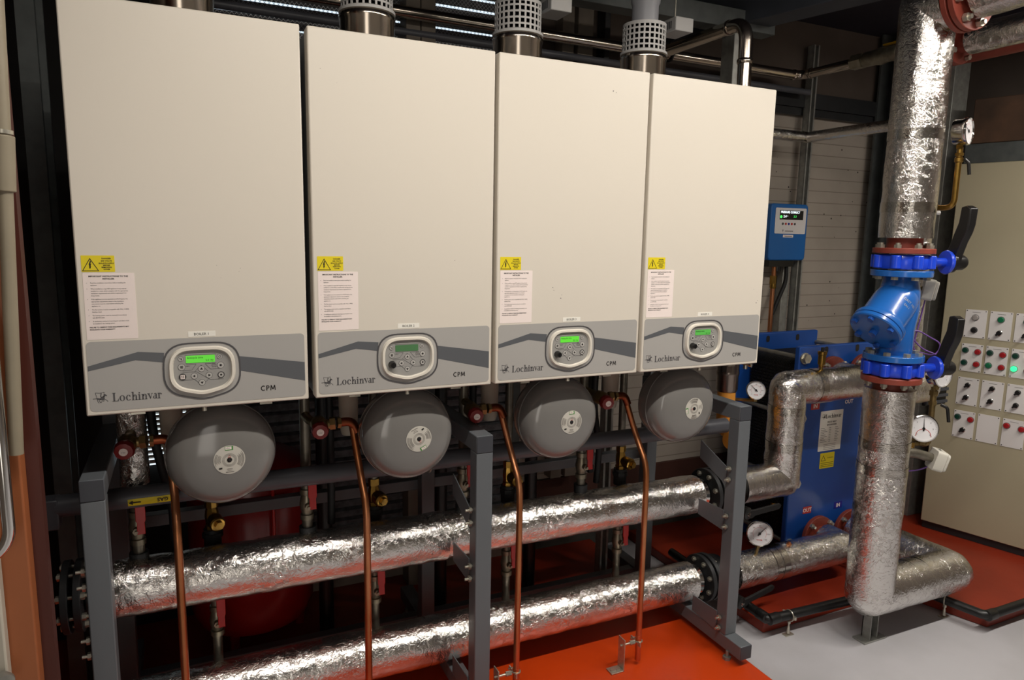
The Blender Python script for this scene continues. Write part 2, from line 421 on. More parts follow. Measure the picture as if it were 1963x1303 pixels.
# columns and posts of the building
def post(name, label, x0, x1, y0, y1, z0, z1, m, cat='column', slot=False):
    mb = MB(); mb.box(x0, x1, y0, y1, z0, z1); return tag(mb.build(name, m, bevel=.003), label, cat)
def ibeam(name, label, x0, x1, y0, y1, m):
    mb = MB(); ym = (y0+y1)/2
    mb.box(x0, x1, y0, y0+.012, -.04, 2.75); mb.box(x0, x1, y1-.012, y1, -.04, 2.75); mb.box((x0+x1)/2-.006, (x0+x1)/2+.006, y0+.012, y1-.012, -.04, 2.75)
    return tag(mb.build(name, m), label, 'column')
ibeam('steel_column', 'dusty grey steel column in the dark gap left of BOILER 1', -.175, -.128, .62, .78, 'galv_dark')
post('steel_column', 'pale double steel column behind the flues of BOILER 2 and BOILER 3', 1.07, 1.13, 1.03, 1.12, 0, 2.75, 'wood_dark')
post('steel_column', 'second grey stud of the pair behind BOILER 2, the right one', 1.134, 1.195, 1.03, 1.12, 0, 2.75, 'wood_dark')
for x0, x1, lab in ((1.80, 1.86, 'grey upright stud on the back wall seen above BOILER 3, the left one'), (1.88, 1.96, 'wider grey upright stud above the middle of BOILER 3'), (2.02, 2.05, 'narrow dark upright just left of the BOILER 4 flue')):
    post('wall_stud', lab, x0, x1, 1.06, 1.13, .4, 2.74, 'wood_dark' if x1 < 2 else 'dark_steel')
c = ibeam('steel_column', 'dark steel corner column behind the big silver riser', 3.90, 4.08, .98, 1.10, 'galv_dark')
post('steel_column', 'grey steel column at the left end of the beige control cabinet', 3.95, 4.075, .68, .735, .012, 2.745, 'galv')
post('wall_post', 'brown timber batten between the silver riser and the control cabinet', 3.875, 3.945, .745, .80, .012, 2.745, 'wood_dark')

# slotted strut channels on the back wall
def strut(name, label, x, y, z0, z1, w_=.041):
    t = thing(name, label, 'strut', (x, y, z0)); mb = MB()
    mb.box(x-w_/2, x-w_/2+.004, y-.04, y, z0, z1).box(x+w_/2-.004, x+w_/2, y-.04, y, z0, z1).box(x-w_/2, x+w_/2, y-.002, y+.002, z0, z1)
    mb.box(x-w_/2, x-w_/2+.010, y-.042, y-.038, z0, z1).box(x+w_/2-.010, x+w_/2, y-.042, y-.038, z0, z1)
    mb.build('channel', 'galv', t)
    mb = MB(); z = z0+.03
    while z < z1-.03: mb.prism(rr(x-.006, x+.006, z-.014, z+.014, .006, 3), FRONT((0, y, 0)), .0025, .0035); z += .05
    mb.build('slots', 'grille_white', t)
strut('strut_channel', 'tall slotted galvanised strut on the white wall right of BOILER 4', 3.36, WB-.045, .3, 2.62)
post('wall_conduit', 'flat grey trunking running down beside the slotted strut', 3.275, 3.325, 1.10, 1.148, .3, 1.50, 'galv')
strut('strut_channel', 'short slotted strut behind the copper pipe between the two rightmost vessels', 1.93, .80, .0, 1.16, .041)

# ceiling steelwork
tag(MB().box(1.25, 2.62, .62, .70, 2.47, 2.55).build('strut_rail', 'galv_dark', bevel=.002), 'long grey strut rail carrying the small white boxes above the boilers', 'rail')
tag(MB().box(-.3, 1.45, .74, .80, 2.56, 2.62).build('strut_rail', 'galv_dark', bevel=.002), 'grey strut rail near the ceiling above the two left boilers', 'rail')
mb = MB(); M = frameM((2.40, 1.09, 2.60), (.25, -1, 0), (1, .25, 0)); mb.box(0, 1.6, -.07, .07, -.10, .14, M)
tag(mb.build('ceiling_beam', 'beam_dark', bevel=.004), 'dark blue grey steel beam crossing the ceiling above BOILER 4', 'beam')
tag(MB().box(3.0, 3.05, -.2, 1.1, 2.70, 2.745).build('ceiling_batten', 'galv_dark'), 'thin grey batten on the dark ceiling left of the silver riser', 'batten')
tag(MB().box(2.43, 2.50, .66, .74, 2.20, 2.52).build('beam_hanger', 'galv', bevel=.003), 'galvanised hanger plate beside the steel elbow above BOILER 4', 'bracket')

# luminaires (out of the picture, they light the room)
def batten(label, x, y, z, L, rot=0):
    t = thing('ceiling_light', label, 'light', (x, y, z+.05))
    MB().box(x-L/2, x+L/2, y-.03, y+.03, z+.015, z+.05).build('housing', 'housing_white', t, bevel=.004)
    MB().cyl((x-L/2+.03, y, z), (x+L/2-.03, y, z), .013).build('tube', 'tube_lit', t)
    for q in (-1, 1): MB().cyl((x+q*L/3, y, z+.06), (x+q*L/3, y, 2.748), .004, 8).build('hanger', 'zinc', t)
batten('batten light under the ceiling in front of the left boilers', ROW[0][0], ROW[0][1], ROW[0][2], 1.8)
batten('batten light under the ceiling in front of the right boilers', ROW[1][0], ROW[1][1], ROW[1][2], 1.8)

# door and conduit at the left edge
d = struct('door_1', MB().box(-.62, -.087, -.24, -.16, -.04, 2.75), 'door_orange', bevel=.004)
MB().box(-.0868, -.064, -.20, -.165, -.03, 2.7).build('door_edge', 'door_edge', d)
MB().box(-.60, -.132, -.272, -.241, -.03, .955).build('door_panel', 'door_white', d, bevel=.004)
MB().tube([(-.20, -.30, 1.445), (-.103, -.30, 1.42), (-.103, -.30, .985), (-.16, -.30, .945), (-.2, -.242, .945)], .011, 16, .035).tube([(-.20, -.30, 1.39), (-.129, -.30, 1.375), (-.129, -.30, 1.02), (-.18, -.30, .99), (-.2, -.242, .99)], .010, 16, .03).build('door_handle', 'chrome', d)
MB().lathe([(.008, 0), (.008, .012), (.017, .016), (.0195, .03), (.017, .037), (.004, .039)], (-.150, -.27, .704), (.5, -.86, 0), 24).build('door_knob', 'zinc_dull', d)
t = thing('conduit_pipe', 'cream painted pipe running down the left edge by the orange door', 'pipe', (-.09, -.27, 1.15))
MB().tube([(-.052, -.262, 2.2), (-.0665, -.262, 1.70)], .0135, 16).tube([(-.0665, -.262, 1.70), (-.088, -.262, 1.15)], .0125, 16).build('pipe', 'conduit_beige', t)
MB().tube([(-.064, -.262, 1.745), (-.069, -.262, 1.645)], .0175, 18).build('coupling', 'conduit_beige', t, bevel=.002)
MB().tube([(-.0637, -.262, 1.755), (-.0642, -.262, 1.748)], .0155, 18).build('ring', 'zinc', t)

# ================================================================ boilers
ZB, BW, BH = 1.15, .5, .9274
def serif_word(mb, M, x, y, h):
    """the word Lochinvar in bold contrasted roman letters; h = cap height"""
    xh = .66*h; st = .155*h; sf = .05*h
    def R_(x0, x1, y0, y1): mb.flat([(x0, y0), (x1, y0), (x1, y1), (x0, y1)], M)
    def stem(px, y0, y1, serif_l=.07, serif_r=.07, top=False):
        R_(px, px+st, y0, y1); R_(px-serif_l*h, px+st+serif_r*h, y0, y0+sf)
        mb.flat([(px-.09*h, y1-sf*.6), (px, y1-sf*2.6), (px, y1), (px-.02*h, y1)], M) if not top else None
    def arc(cx, cy, rx, ry, ix, iy, a0, a1, n=22):
        O = []; I = []
        for k in range(n+1):
            a = math.radians(a0+(a1-a0)*k/n); O.append((cx+rx*math.cos(a), cy+ry*math.sin(a))); I.append((cx+ix*math.cos(a), cy+iy*math.sin(a)))
        for k in range(n): mb.flat([O[k], O[k+1], I[k+1], I[k]], M)
    # L
    R_(x+.10*h, x+.10*h+st*1.15, y, y+h); R_(x, x+.36*h, y+h-sf, y+h); R_(x, x+.62*h, y, y+sf); mb.flat([(x+.50*h, y), (x+.62*h, y), (x+.66*h, y+.30*h), (x+.62*h, y+.30*h)], M); x += .72*h
    def o_(cx): arc(cx, y+xh/2, .29*h, xh/2+.01*h, .13*h, xh/2-.035*h, 0, 360, 30)
    o_(x+.29*h); x += .66*h
    arc(x+.28*h, y+xh/2, .28*h, xh/2+.01*h, .12*h, xh/2-.035*h, 48, 320, 26); mb.flat([(x+.28*h+.07*h*math.cos(a_)+.14*h, y+xh*.76+.07*h*math.sin(a_)) for a_ in [k*PI/5 for k in range(10)]], M); x += .58*h
    def hn(px, top):
        stem(px+.08*h, y, y+top); cx = px+.36*h
        arc(cx, y+xh*.62, .20*h, xh*.38, .05*h, xh*.38-.05*h, 0, 180, 16); R_(cx+.05*h, cx+.05*h+st, y, y+xh*.64); R_(cx-.01*h, cx+.11*h+st, y, y+sf); return px+.66*h
    x = hn(x, h)
    stem(x+.08*h, y, y+xh); mb.flat(circ(x+.08*h+st/2, y+xh+.16*h, .09*h, 14), M); x += .36*h
    x = hn(x, xh)
    mb.flat([(x, y+xh), (x+.17*h, y+xh), (x+.34*h, y+.16*h), (x+.27*h, y)], M); mb.flat([(x+.44*h, y+xh), (x+.49*h, y+xh), (x+.29*h, y), (x+.25*h, y+.02*h)], M); R_(x-.05*h, x+.23*h, y+xh-sf, y+xh); R_(x+.36*h, x+.55*h, y+xh-sf, y+xh); x += .53*h
    # a
    R_(x+.28*h, x+.28*h+st, y+.02*h, y+xh*.72); arc(x+.27*h, y+xh*.70, .165*h, xh*.30, .02*h, xh*.30-.045*h, 0, 160, 14); arc(x+.20*h, y+xh*.28, .19*h, xh*.29, .06*h, xh*.29-.04*h, 60, 330, 20); R_(x+.42*h, x+.50*h, y, y+sf*1.2); x += .52*h
    stem(x+.06*h, y, y+xh); arc(x+.27*h, y+xh*.72, .13*h, xh*.28, .03*h, xh*.28-.06*h, 30, 150, 10); mb.flat(circ(x+.37*h, y+xh*.80, .075*h, 12), M)
    return x+.46*h
def emblem(mb, M, x, y, s):
    """rider on a galloping horse before a shield outline, s = height"""
    P = lambda pts: [(x+a*s, y+b*s) for a, b in pts]
    mb.line(P([(.22, .30), (.10, .96), (.42, .90), (.78, .98), (.72, .55)]), .035*s, M)
    mb.flat(P([(.18, .38), (.34, .30), (.50, .30), (.44, .44), (.24, .48)]), M)
    mb.flat(P([(.44, .30), (.66, .26), (.80, .34), (.78, .55), (.60, .60), (.46, .48)]), M)
    mb.flat(P([(.66, .55), (.78, .50), (.86, .64), (.98, .60), (.97, .68), (.82, .82), (.78, .78)]), M)
    mb.flat(P([(.46, .55), (.54, .52), (.56, .76), (.48, .76)]), M); mb.flat(circ(x+.54*s, y+.83*s, .055*s, 10), M)
    mb.line(P([(-.12, .40), (.20, .42)]), .05*s, M)
    for leg in ([(.24, .32), (.26, .14), (.36, .0)], [(.34, .30), (.40, .14), (.52, .02)], [(.60, .28), (.56, .12), (.44, .03)], [(.76, .32), (.92, .26), (1.04, .10)], [(.70, .28), (.74, .18), (.66, .14)]):
        mb.line(P(leg), .04*s, M)
OUT = [(.163, .1625), (.337, .1625), (.337, .0415), (.2500, .0185), (.163, .0415)]
def shrink(k): return [((x-.25)*k[0]+.25, (y-.095)*k[1]+.095+k[2]) for x, y in OUT]
RAD = [.060, .060, .052, .022, .052]
def outline(k): return round_poly(shrink(k), [r*k[0] for r in RAD], 8)
INSTR = [('IMPORTANT INSTRUCTIONS TO THE', 1), ('INSTALLER:', 1)]
PARA = ['Read the installation instructions before installing the|appliance.', 'When installed as a type B23 appliance it may only be|installed in a room which complies with the appropriate|ventilation requirements and which is separated from|living rooms.',
        'If the appliance is to be operated on LPG Propane, the|appropriate adjustments stated in the installation|instructions must be made before switching the|appliance on.', 'The flue system must be compatible with 316L (1.4404)|Stainless Steel.',
        'The heating system must be cleansed in accordance|with BS7593:2006', 'A satisfactory method of removing air and debris must|be installed in the heating system.']
def arrow(mb, M, cx, cy, s, k):
    a0 = {'u': 90, 'l': 180, 'r': 0, 'd': 270}[k]; mb.flat([(cx+s*math.cos(math.radians(a0+d)), cy+s*math.sin(math.radians(a0+d))) for d in (0, 120, 240)], M)
def make_boiler(i, X, first):
    t = thing('wall_boiler', 'wall-hung white boiler labelled BOILER %d, %s' % (i, ['nearest, at the left end of the row', 'second from the left', 'third from the left with small scuffs', 'farthest, at the right end of the row'][i-1]), 'boiler', (X, 0, ZB), 'white boilers in a row')
    O = (X, 0, ZB); M = FRONT(O)
    F = lambda z: FRONT((X, -z, ZB))
    MB().box(X+.004, X+BW-.004, .045, .40, ZB+.004, ZB+BH-.004).build('casing', 'boiler_shell', t)
    mb = MB().box(X, X+BW, 0, .048, ZB, ZB+BH); mb.build('front_cover', 'boiler_white', t, bevel=.0035)
    # lower grey control fascia
    fa = MB().mat('panel_grey').prism(rr(.009, .492, .010, .174, .010), F(0), 0, .0008).mat('swoosh_grey')
    fa.flat([(.0095, .106), (.107, .1265), (.166, .1175), (.168, .141), (.113, .146), (.0095, .1175)], F(.0011))
    fa.flat([(.334, .087), (.4915, .050), (.4915, .099), (.334, .1235)], F(.0011))
    fo = fa.build('control_fascia', None, t, smooth=False)
    lg = MB().mat('outline_grey'); serif_word(lg, F(.0012), .0545, .0315, .0202); emblem(lg, F(.0012), .0185, .0300, .026); lg.build('maker_logo', None, fo, smooth=False)
    cm = MB(); G = F(.0012); A_ = [math.radians(50+260*q/14) for q in range(15)]
    O_ = [(.3885+.0062*math.cos(a), .0377+.0068*math.sin(a)) for a in A_]; I_ = [(.3885+.0038*math.cos(a), .0377+.0044*math.sin(a)) for a in A_]
    for q in range(14): cm.flat([O_[q], O_[q+1], I_[q+1], I_[q]], G)
    cm.flat([(.3955, .0312), (.3980, .0312), (.3980, .0442), (.3955, .0442)], G); A_ = [math.radians(-90+180*q/10) for q in range(11)]
    O_ = [(.3995+.0038*math.cos(a), .0403+.0039*math.sin(a)) for a in A_]; I_ = [(.3995+.0016*math.cos(a), .0403+.0018*math.sin(a)) for a in A_]
    for q in range(10): cm.flat([O_[q], O_[q+1], I_[q+1], I_[q]], G)
    cm.flat([(.3978, .0421), (.3997, .0421), (.3997, .0442), (.3978, .0442)], G).flat([(.3978, .0364), (.3997, .0364), (.3997, .0385), (.3978, .0385)], G)
    for ln in ([(.4062, .0312), (.4074, .0442)], [(.4074, .0442), (.4116, .0335)], [(.4116, .0335), (.4158, .0442)], [(.4158, .0442), (.4170, .0312)]): cm.line(ln, .0023, G)
    cm.build('model_lettering', 'ink', fo, smooth=False)
    # bezel
    be = MB().mat('outline_grey').band(outline((1, 1, 0)), outline((.955, .95, 0)), F(0), .0012, .0022)
    be.mat('panel_grey').flat(outline((.958, .953, 0)), F(.0014))
    o1, o2, o3, o4 = outline((.86, .845, .0005)), outline((.83, .81, .0005)), outline((.765, .735, .0005)), outline((.735, .70, .0005))
    be.mat('bezel_white')
    n = len(o1)
    def ringq(a, za, b, zb):
        vs = [F(0) @ V((x, y, za)) for x, y in a] + [F(0) @ V((x, y, zb)) for x, y in b]; be.add(vs, [(k, (k+1) % n, n+(k+1) % n, n+k) for k in range(n)])
    ringq(o1, .0014, o2, .009); ringq(o2, .009, o3, .009); ringq(o3, .009, o4, .0020)
    bz = be.build('control_bezel', None, t, sharp=60)
    kp = MB().mat('keypad_grey').flat(outline((.74, .705, .0005)), F(.0022)).mat('button_grey')
    lines = MB()
    for pts in ([(.214, .1095), (.236, .1095), (.226, .0955), (.206, .0945)], [(.280, .1095), (.256, .1095), (.268, .0955), (.288, .0955)], [(.206, .091), (.236, .091), (.266, .0695), (.288, .0695)], [(.206, .0715), (.232, .0715), (.247, .056), (.262, .0705)], [(.232, .091), (.247, .1065), (.262, .091)], [(.212, .1325), (.282, .1325)]):
        lines.line(pts, .0007, F(.0026))
    lines.build('keypad_lines', 'outline_grey', bz, smooth=False)
    kp.build('keypad', None, bz, smooth=False)
    for nm, cx, cy, r, sym in (('button', .204, .104, .0074, 'm'), ('button', .291, .104, .0074, 'o'), ('button', .291, .080, .0074, 'O'), ('button', .2475, .0975, .0068, 'u'), ('button', .231, .0805, .0068, 'l'), ('button', .264, .0805, .0068, 'r'), ('button', .2475, .0635, .0068, 'd'), ('indicator', .203, .124, .0055, 'k'), ('indicator', .2895, .1255, .0055, 'c')):
        b = MB().mat('outline_grey').prism(circ(cx, cy, r+.0008, 22), F(0), .0024, .0027).mat('button_grey').prism(circ(cx, cy, r, 22), F(0), .0024, .0034).mat('ink'); G = F(.0037)
        if sym in 'ulrd': arrow(b, G, cx, cy, .0038, sym)
        elif sym == 'o': b.flat(circ(cx, cy, .0028, 12), G)
        elif sym == 'O': b.flat(circ(cx, cy, .0024, 12), G); b.band(circ(cx, cy, .0074, 22), circ(cx, cy, .0062, 22), G, 0)
        elif sym == 'm': [b.flat([(cx-.003, cy+dy), (cx+.003, cy+dy), (cx+.003, cy+dy+.0011), (cx-.003, cy+dy+.0011)], G) for dy in (-.003, -.0013, .0004, .0021)]
        elif sym == 'k': b.flat([(cx-.003, cy+.002), (cx-.001, cy+.003), (cx, cy), (cx-.001, cy-.001)], G); b.flat([(cx, cy-.003), (cx+.002, cy-.003), (cx+.003, cy+.003), (cx+.001, cy+.001)], G)
        else: b.band(circ(cx, cy, .003, 14), circ(cx, cy, .002, 14), G, 0)
        b.build(nm, None, bz, smooth=False)
    tx = MB()
    for s_, xx, yy, al in (('MENU', .213, .1045, 'LEFT'), ('RESET', .2815, .108, 'RIGHT'), ('ESCAPE', .2815, .104, 'RIGHT'), ('ENTER', .2815, .100, 'RIGHT'), ('SERVICE', .290, .0685, 'CENTER')): tx.text(s_, .0034, F(.0027), xx, yy, 0, al)
    tx.build('keypad_lettering', 'ink', bz, smooth=False)
    lcd = MB().mat(('lcd_on', 'lcd_off', 'lcd_on', 'lcd_mid')[i-1]).prism(rr(.2140, .2785, .1130, .1307, .0012, 2), F(0), .0024, .0032)
    if i != 2: lcd.mat('ink').text('Anticycle time', .0068, F(.0035), .2165, .1235, 0, sx=.9).text('5.0  Hr', .0068, F(.0035), .2755, .1158, 0, 'RIGHT', sx=.9)
    lcd.build('display', None, bz, smooth=False)
    if i == 1:
        k = MB().mat('knob_black').prism(circ(.205, .080, .0082, 24), F(0), .0024, .0040).mat('label_white').prism(rr(.2005, .2100, .0750, .0852, .001, 2), F(0), .0040, .0046).mat('ink_grey')
        for dx in (.2035, .2072):
            for dy in (.0782, .0822): k.flat([(dx-.0012, dy-.0013), (dx+.0012, dy-.0013), (dx+.0012, dy+.0013), (dx-.0012, dy+.0013)], F(.0049))
        k.build('knob_socket', None, bz, smooth=False)
    else:
        MB().lathe([(.0098, .0024), (.0104, .006), (.0092, .009), (.0085, .018), (.0070, .0205), (.002, .021)], (X+.2040, 0, ZB+.0785), (0, -1, 0), 26).box(X+.2025, X+.2055, -.0225, -.018, ZB+.071, ZB+.086).build('control_knob', 'knob_black', bz)
    # stickers
    wl = MB().mat('yellow').prism(rr(.0115, .0775, .3335, .3705, .0012, 2), F(0), 0, .0006).mat('ink')
    wl.band([(.029, .3650), (.0125, .3355), (.0460, .3355)], [(.029, .3618), (.0148, .3368), (.0437, .3368)], F(.0009), 0)
    wl.flat([(.0290, .3585), (.0262, .3495), (.0288, .3505), (.0283, .3475), (.0320, .3520), (.0297, .3513), (.0312, .3585)], F(.0009)); wl.flat([(.0262, .3510), (.0300, .3495), (.0280, .3445)], F(.0009)); wl.flat([(.0265, .3455), (.0310, .3462), (.0282, .3395)], F(.0009)); wl.line([(.0300, .3500), (.0283, .3440)], .0012, F(.0009))
    for s_, yy, sz in (('DANGER', .3622, .0046), ('240 VOLTS', .3568, .0046), ('ISOLATE SUPPLY', .3515, .0042), ('BEFORE', .3470, .0040), ('REMOVING', .3425, .0040), ('COVER', .3380, .0040)): wl.text(s_, sz, F(.0009), .0612, yy, 0, 'CENTER', bold=.00012)
    wl.build('warning_sticker', None, t, smooth=False)
    sh = MB().mat('label_white').prism(rr(.0125, .1155, .1785, .3310, .0018, 3), F(0), 0, .0006)
    so = sh.build('instruction_sticker', None, t, smooth=False)
    tx = MB(); y = .3220
    for s_, c_ in INSTR: tx.text(s_, .0047, F(.0009), .063, y, 0, 'CENTER', bold=.00014); y -= .0058
    y -= .0030
    for p in PARA:
        tx.flat(circ(.0195, y+.0012, .0006, 6), F(.0009))
        for ln in p.split('|'): tx.text(ln, .0038, F(.0009), .0265, y, 0, sx=.86); y -= .0052
        y -= .0030
    y -= .0004
    for ln in ('FAILURE TO OBSERVE THESE REQUIREMENTS MAY', 'INVALIDATE YOUR WARRANTY'): tx.text(ln, .0038, F(.0009), .0195, y, 0, bold=.0001, sx=.92); y -= .0052
    tx.build('printed_text', 'ink', so, smooth=False)
    MB().mat('label_cream').prism(rr(.2215, .2825, .1762, .1895, .0005, 2), F(0), 0, .0006).mat('ink').text('BOILER %d' % i, .0086, F(.0009), .2515, .1797, 0, 'CENTER').build('name_sticker', None, t, smooth=False)
    if i in (1, 2, 3, 4):
        sp = {1: [(.292, .348, .0011), (.345, .341, .0013), (.342, .333, .0008), (.300, .318, .0008)], 2: [(.385, .36, .0014), (.31, .34, .0008), (.03, .83, .0012), (.07, .80, .0008)], 3: [(.184, .280, .0024), (.188, .272, .0018), (.212, .248, .0022), (.216, .258, .0014), (.37, .86, .003), (.38, .857, .0015)], 4: [(.475, .215, .003), (.48, .222, .002), (.46, .262, .0016)]}[i]
        mk = MB()
        for a_, b_, r_ in sp: mk.flat([(a_+r_*random.uniform(.3, 1.1)*math.cos(k*PI/4), b_+r_*random.uniform(.3, 1.1)*math.sin(k*PI/4)) for k in range(8)], F(.0003))
        mk.build('scuff_marks', 'ink_grey', t, smooth=False)
    # screw and latches under the cover
    MB().cyl((X+.25, .010, ZB), (X+.25, .010, ZB-.010), .006, 12).build('cover_screw', 'zinc', t)
    for q in (.09, .38): MB().box(X+q, X+q+.03, .012, .03, ZB-.007, ZB).build('cover_latch', 'zinc', t)
    return t
BX = (0, .5173, 1.029, 1.5416)
for i, X in enumerate(BX): make_boiler(i+1, X, None)

# flue terminals with lattice guards on the boiler tops
def flue(i, X):
    y = .415; zt = ZB+BH; cx = X+.2475
    where = ['left end, mostly cropped by the picture top, above BOILER 1', 'above BOILER 2', 'above BOILER 3', 'above BOILER 4'][i]
    t = thing('boiler_flue', ('steel flue collar at the ' if i == 0 else 'steel flue collar with white lattice guard and grey plastic duct ') + where, 'flue', (cx, y, zt), 'boiler flues')
    MB().lathe([(.083, -.02), (.083, .14), (.086, .145), (.086, .155), (.083, .160), (.083, .168), (.060, .168)], (cx, y, zt), (0, 0, 1), 40).build('collar', 'stainless', t)
    if i == 0:
        MB().lathe([(.055, .168), (.055, .60)], (cx, y, zt), (0, 0, 1), 32).build('duct', 'stainless', t)
        return
    z0 = zt+.168; mb = MB(); n = 26; r = .077
    for k in range(n):
        a = 2*PI*k/n; M = Matrix.Translation((cx, y, 0)) @ Matrix.Rotation(a, 4, 'Z'); mb.box(r-.0015, r+.0015, -.0032, .0032, z0, z0+.095, M)
    for q in (.002, .0215, .0405, .0595, .0785, .0955): h = .0045 if q in (.002, .0955) else .0030; mb.lathe([(r-.0018, q-h), (r+.0018, q-h), (r+.0018, q+h), (r-.0018, q+h), (r-.0018, q-h)], (cx, y, z0), (0, 0, 1), 52)
    mb.lathe([(.086, -.004), (.086, .004), (.078, .008), (.060, .008)], (cx, y, z0), (0, 0, 1), 40)
    mb.lathe([(.0785, .098), (.0785, .103), (.055, .105)], (cx, y, z0), (0, 0, 1), 40)
    mb.build('lattice_guard', 'guard_white', t)
    d = MB().mat('pvc_grey').lathe([(.048, 0), (.048, .17), (.053, .18), (.053, .235), (.059, .245), (.059, .30)], (cx, y, z0), (0, 0, 1), 36).build('duct', None, t)
    MB().lathe([(.050, -.16), (.050, .10)], (cx, y, z0), (0, 0, 1), 30).build('inner_pipe', 'frame_cap', t)
    ribs = MB()
    for k in range(12):
        a = 2*PI*k/12; M = Matrix.Translation((cx, y, 0)) @ Matrix.Rotation(a, 4, 'Z'); ribs.box(.052, .060, -.001, .001, z0+.222, z0+.243, M)
    ribs.build('duct_ribs', 'pvc_grey', d)
    lb = MB().mat('label_white'); r_ = .0535; n = 8; a0, a1 = math.radians(-80), math.radians(-25)
    vs = [(cx+r_*math.cos(a0+(a1-a0)*k/n), y+r_*math.sin(a0+(a1-a0)*k/n), z0+zz) for zz in (.186, .212) for k in range(n+1)]
    lb.add(vs, [(k, k+1, n+2+k, n+1+k) for k in range(n)]).mat('ink_grey')
    def onr(a, z): return (cx+(r_+.0006)*math.cos(a), y+(r_+.0006)*math.sin(a), z0+z)
    for aa, ww, zz, hh in ((-72, 5, .200, .007), (-55, 7, .203, .003), (-55, 7, .197, .002), (-36, 4, .199, .006)):
        A, B = math.radians(aa-ww/2), math.radians(aa+ww/2); lb.add([onr(A, zz), onr(B, zz), onr(B, zz+hh), onr(A, zz+hh)], [(0, 1, 2, 3)])
    lb.build('duct_label', None, d)
for i, X in enumerate(BX): flue(i, X)

# small vented white boxes on the strut rail
def sensor_box(x, y, z, label):
    t = thing('sensor_box', label, 'box', (x, y, z))
    MB().box(x, x+.085, y-.11, y, z, z+.052).build('case', 'guard_white', t, bevel=.003)
    mb = MB()
    for k in range(6): mb.box(x-.0006, x+.001, y-.030-k*.010-.003, y-.030-k*.010+.002, z+.012, z+.040)
    mb.build('vent_slots', 'frame_cap', t)
    MB().cyl((x+.04, y-.05, z+.052), (x+.04, y-.05, 2.75), .003, 8).cyl((x+.04, y, z+.03), (x+.04, y+.07, z+.06), .008, 10).build('bracket', 'zinc', t)
sensor_box(1.44, .60, 2.375, 'small white vented box hanging between the flues of BOILER 3 and BOILER 4')
sensor_box(1.985, .60, 2.378, 'small white vented box hanging right of the BOILER 4 flue')

# ================================================================ expansion vessels
def make_vessel(i, x, label):
    z, yf = .995, .052; R = .1385
    t = thing('expansion_vessel', label, 'vessel', (x, .12, z), 'grey expansion vessels under the boilers')
    prof = [(.001, 0), (.03, .0008), (.06, .0035), (.09, .009), (.108, .0155), (.122, .026), (.131, .041), (.1355, .058), (.1365, .072), (R, .074), (R, .079), (.1365, .081), (.1365, .105), (.131, .128), (.118, .146), (.09, .158), (.001, .166)]
    MB().lathe(prof, (x, yf, z), (0, 1, 0), 72).build('shell', 'vessel_grey', t)
    rot = [0, math.radians(205), math.radians(0), math.radians(100)][i]
    cu, sn = math.cos(rot), math.sin(rot)
    M = frameM((x+.016, 0, z-.002), (cu, 0, sn), (-sn, 0, cu))
    def dome(px, pz, off):   # depth of the shell surface under a point
        r = math.hypot(px-x, pz-z)
        for (r0, t0), (r1, t1) in zip(prof, prof[1:]):
            if r0 <= r <= r1: return yf + t0+(t1-t0)*(r-r0)/(r1-r0) - off
        return yf
    def drape(mb, off):
        mb.v = [(p[0], dome(p[0], p[2], off), p[2]) for p in mb.v]; return mb
    lb = MB().mat('vessel_label'); rings = [.0065, .014, .022, .030, .0385]; n = 48
    for a_, b_ in zip(rings, rings[1:]): lb.band(circ(0, 0, b_, n), circ(0, 0, a_, n), M, 0)
    l_ = drape(lb, .0010).build('type_label', None, t)
    p = MB().mat('ink_grey')
    for r_ in (.0125, .0148, .0172): p.band(circ(0, 0, r_+.0003, 40), circ(0, 0, r_-.0003, 40), M, 0)
    for k, (a0, a1) in enumerate(((150, 205), (-42, 38))):
        for rr_ in (.0225, .0245, .0265, .0285, .0315, .0335, .0355):
            a = math.radians(a0 + (k*5)); e = math.radians(a1 - (rr_*1000 % 5)*4)
            O_ = [((rr_+.0004)*math.cos(a+(e-a)*q/8), (rr_+.0004)*math.sin(a+(e-a)*q/8)) for q in range(9)]; I_ = [((rr_-.0004)*math.cos(a+(e-a)*q/8), (rr_-.0004)*math.sin(a+(e-a)*q/8)) for q in range(9)]
            for q in range(8): p.flat([O_[q], O_[q+1], I_[q+1], I_[q]], M)
    p.line([(-.010, -.0325), (.010, -.0325)], .0016, M); p.line([(-.007, -.0240), (.007, -.0240)], .0012, M); p.line([(-.006, -.0280), (.006, -.0280)], .0008, M)
    p.mat('ink').flat([(-.026, -.0235), (-.018, -.0225), (-.018, -.0180), (-.026, -.0190)], M)
    p.mat('green_print').flat([(-.010, .0260), (.010, .0260), (.010, .0365), (-.010, .0365)], M)
    p.mat('label_white').flat([(-.009, .0282), (.0060, .0282), (.0060, .0355), (-.009, .0355)], M, .0002); p.mat('ink').text('reflex', .0048, M, -.0083, .0304, .0004)
    p.mat('red_print').band([(0, .0135), (-.0042, .0065), (.0042, .0065)], [(0, .0120), (-.0032, .0072), (.0032, .0072)], M, .0001)
    q = MB(); q.v, q.f, q.m, q.mats = p.v, p.f, p.m, p.mats
    drape(q, .0016).build('label_print', None, l_, smooth=False)
    MB().mat('knob_black').lathe([(.0062, -.002), (.0055, .002), (.003, .0035), (.001, .004)], (x+.016, yf, z-.002), (0, -1, 0), 16).build('valve_cap', None, t)
    MB().tube([(x-.005, .215, z-.02), (x-.005, .262, z-.02), (x-.018, .262, z-.10)], .011, 12, .015).build('connector', 'brass_dull', t)
    MB().box(x-.02, x+.02, .20, .212, z+.02, ZB+.001).build('hanging_bracket', 'galv', t)
VX = (.288, .799, 1.307, 1.800)
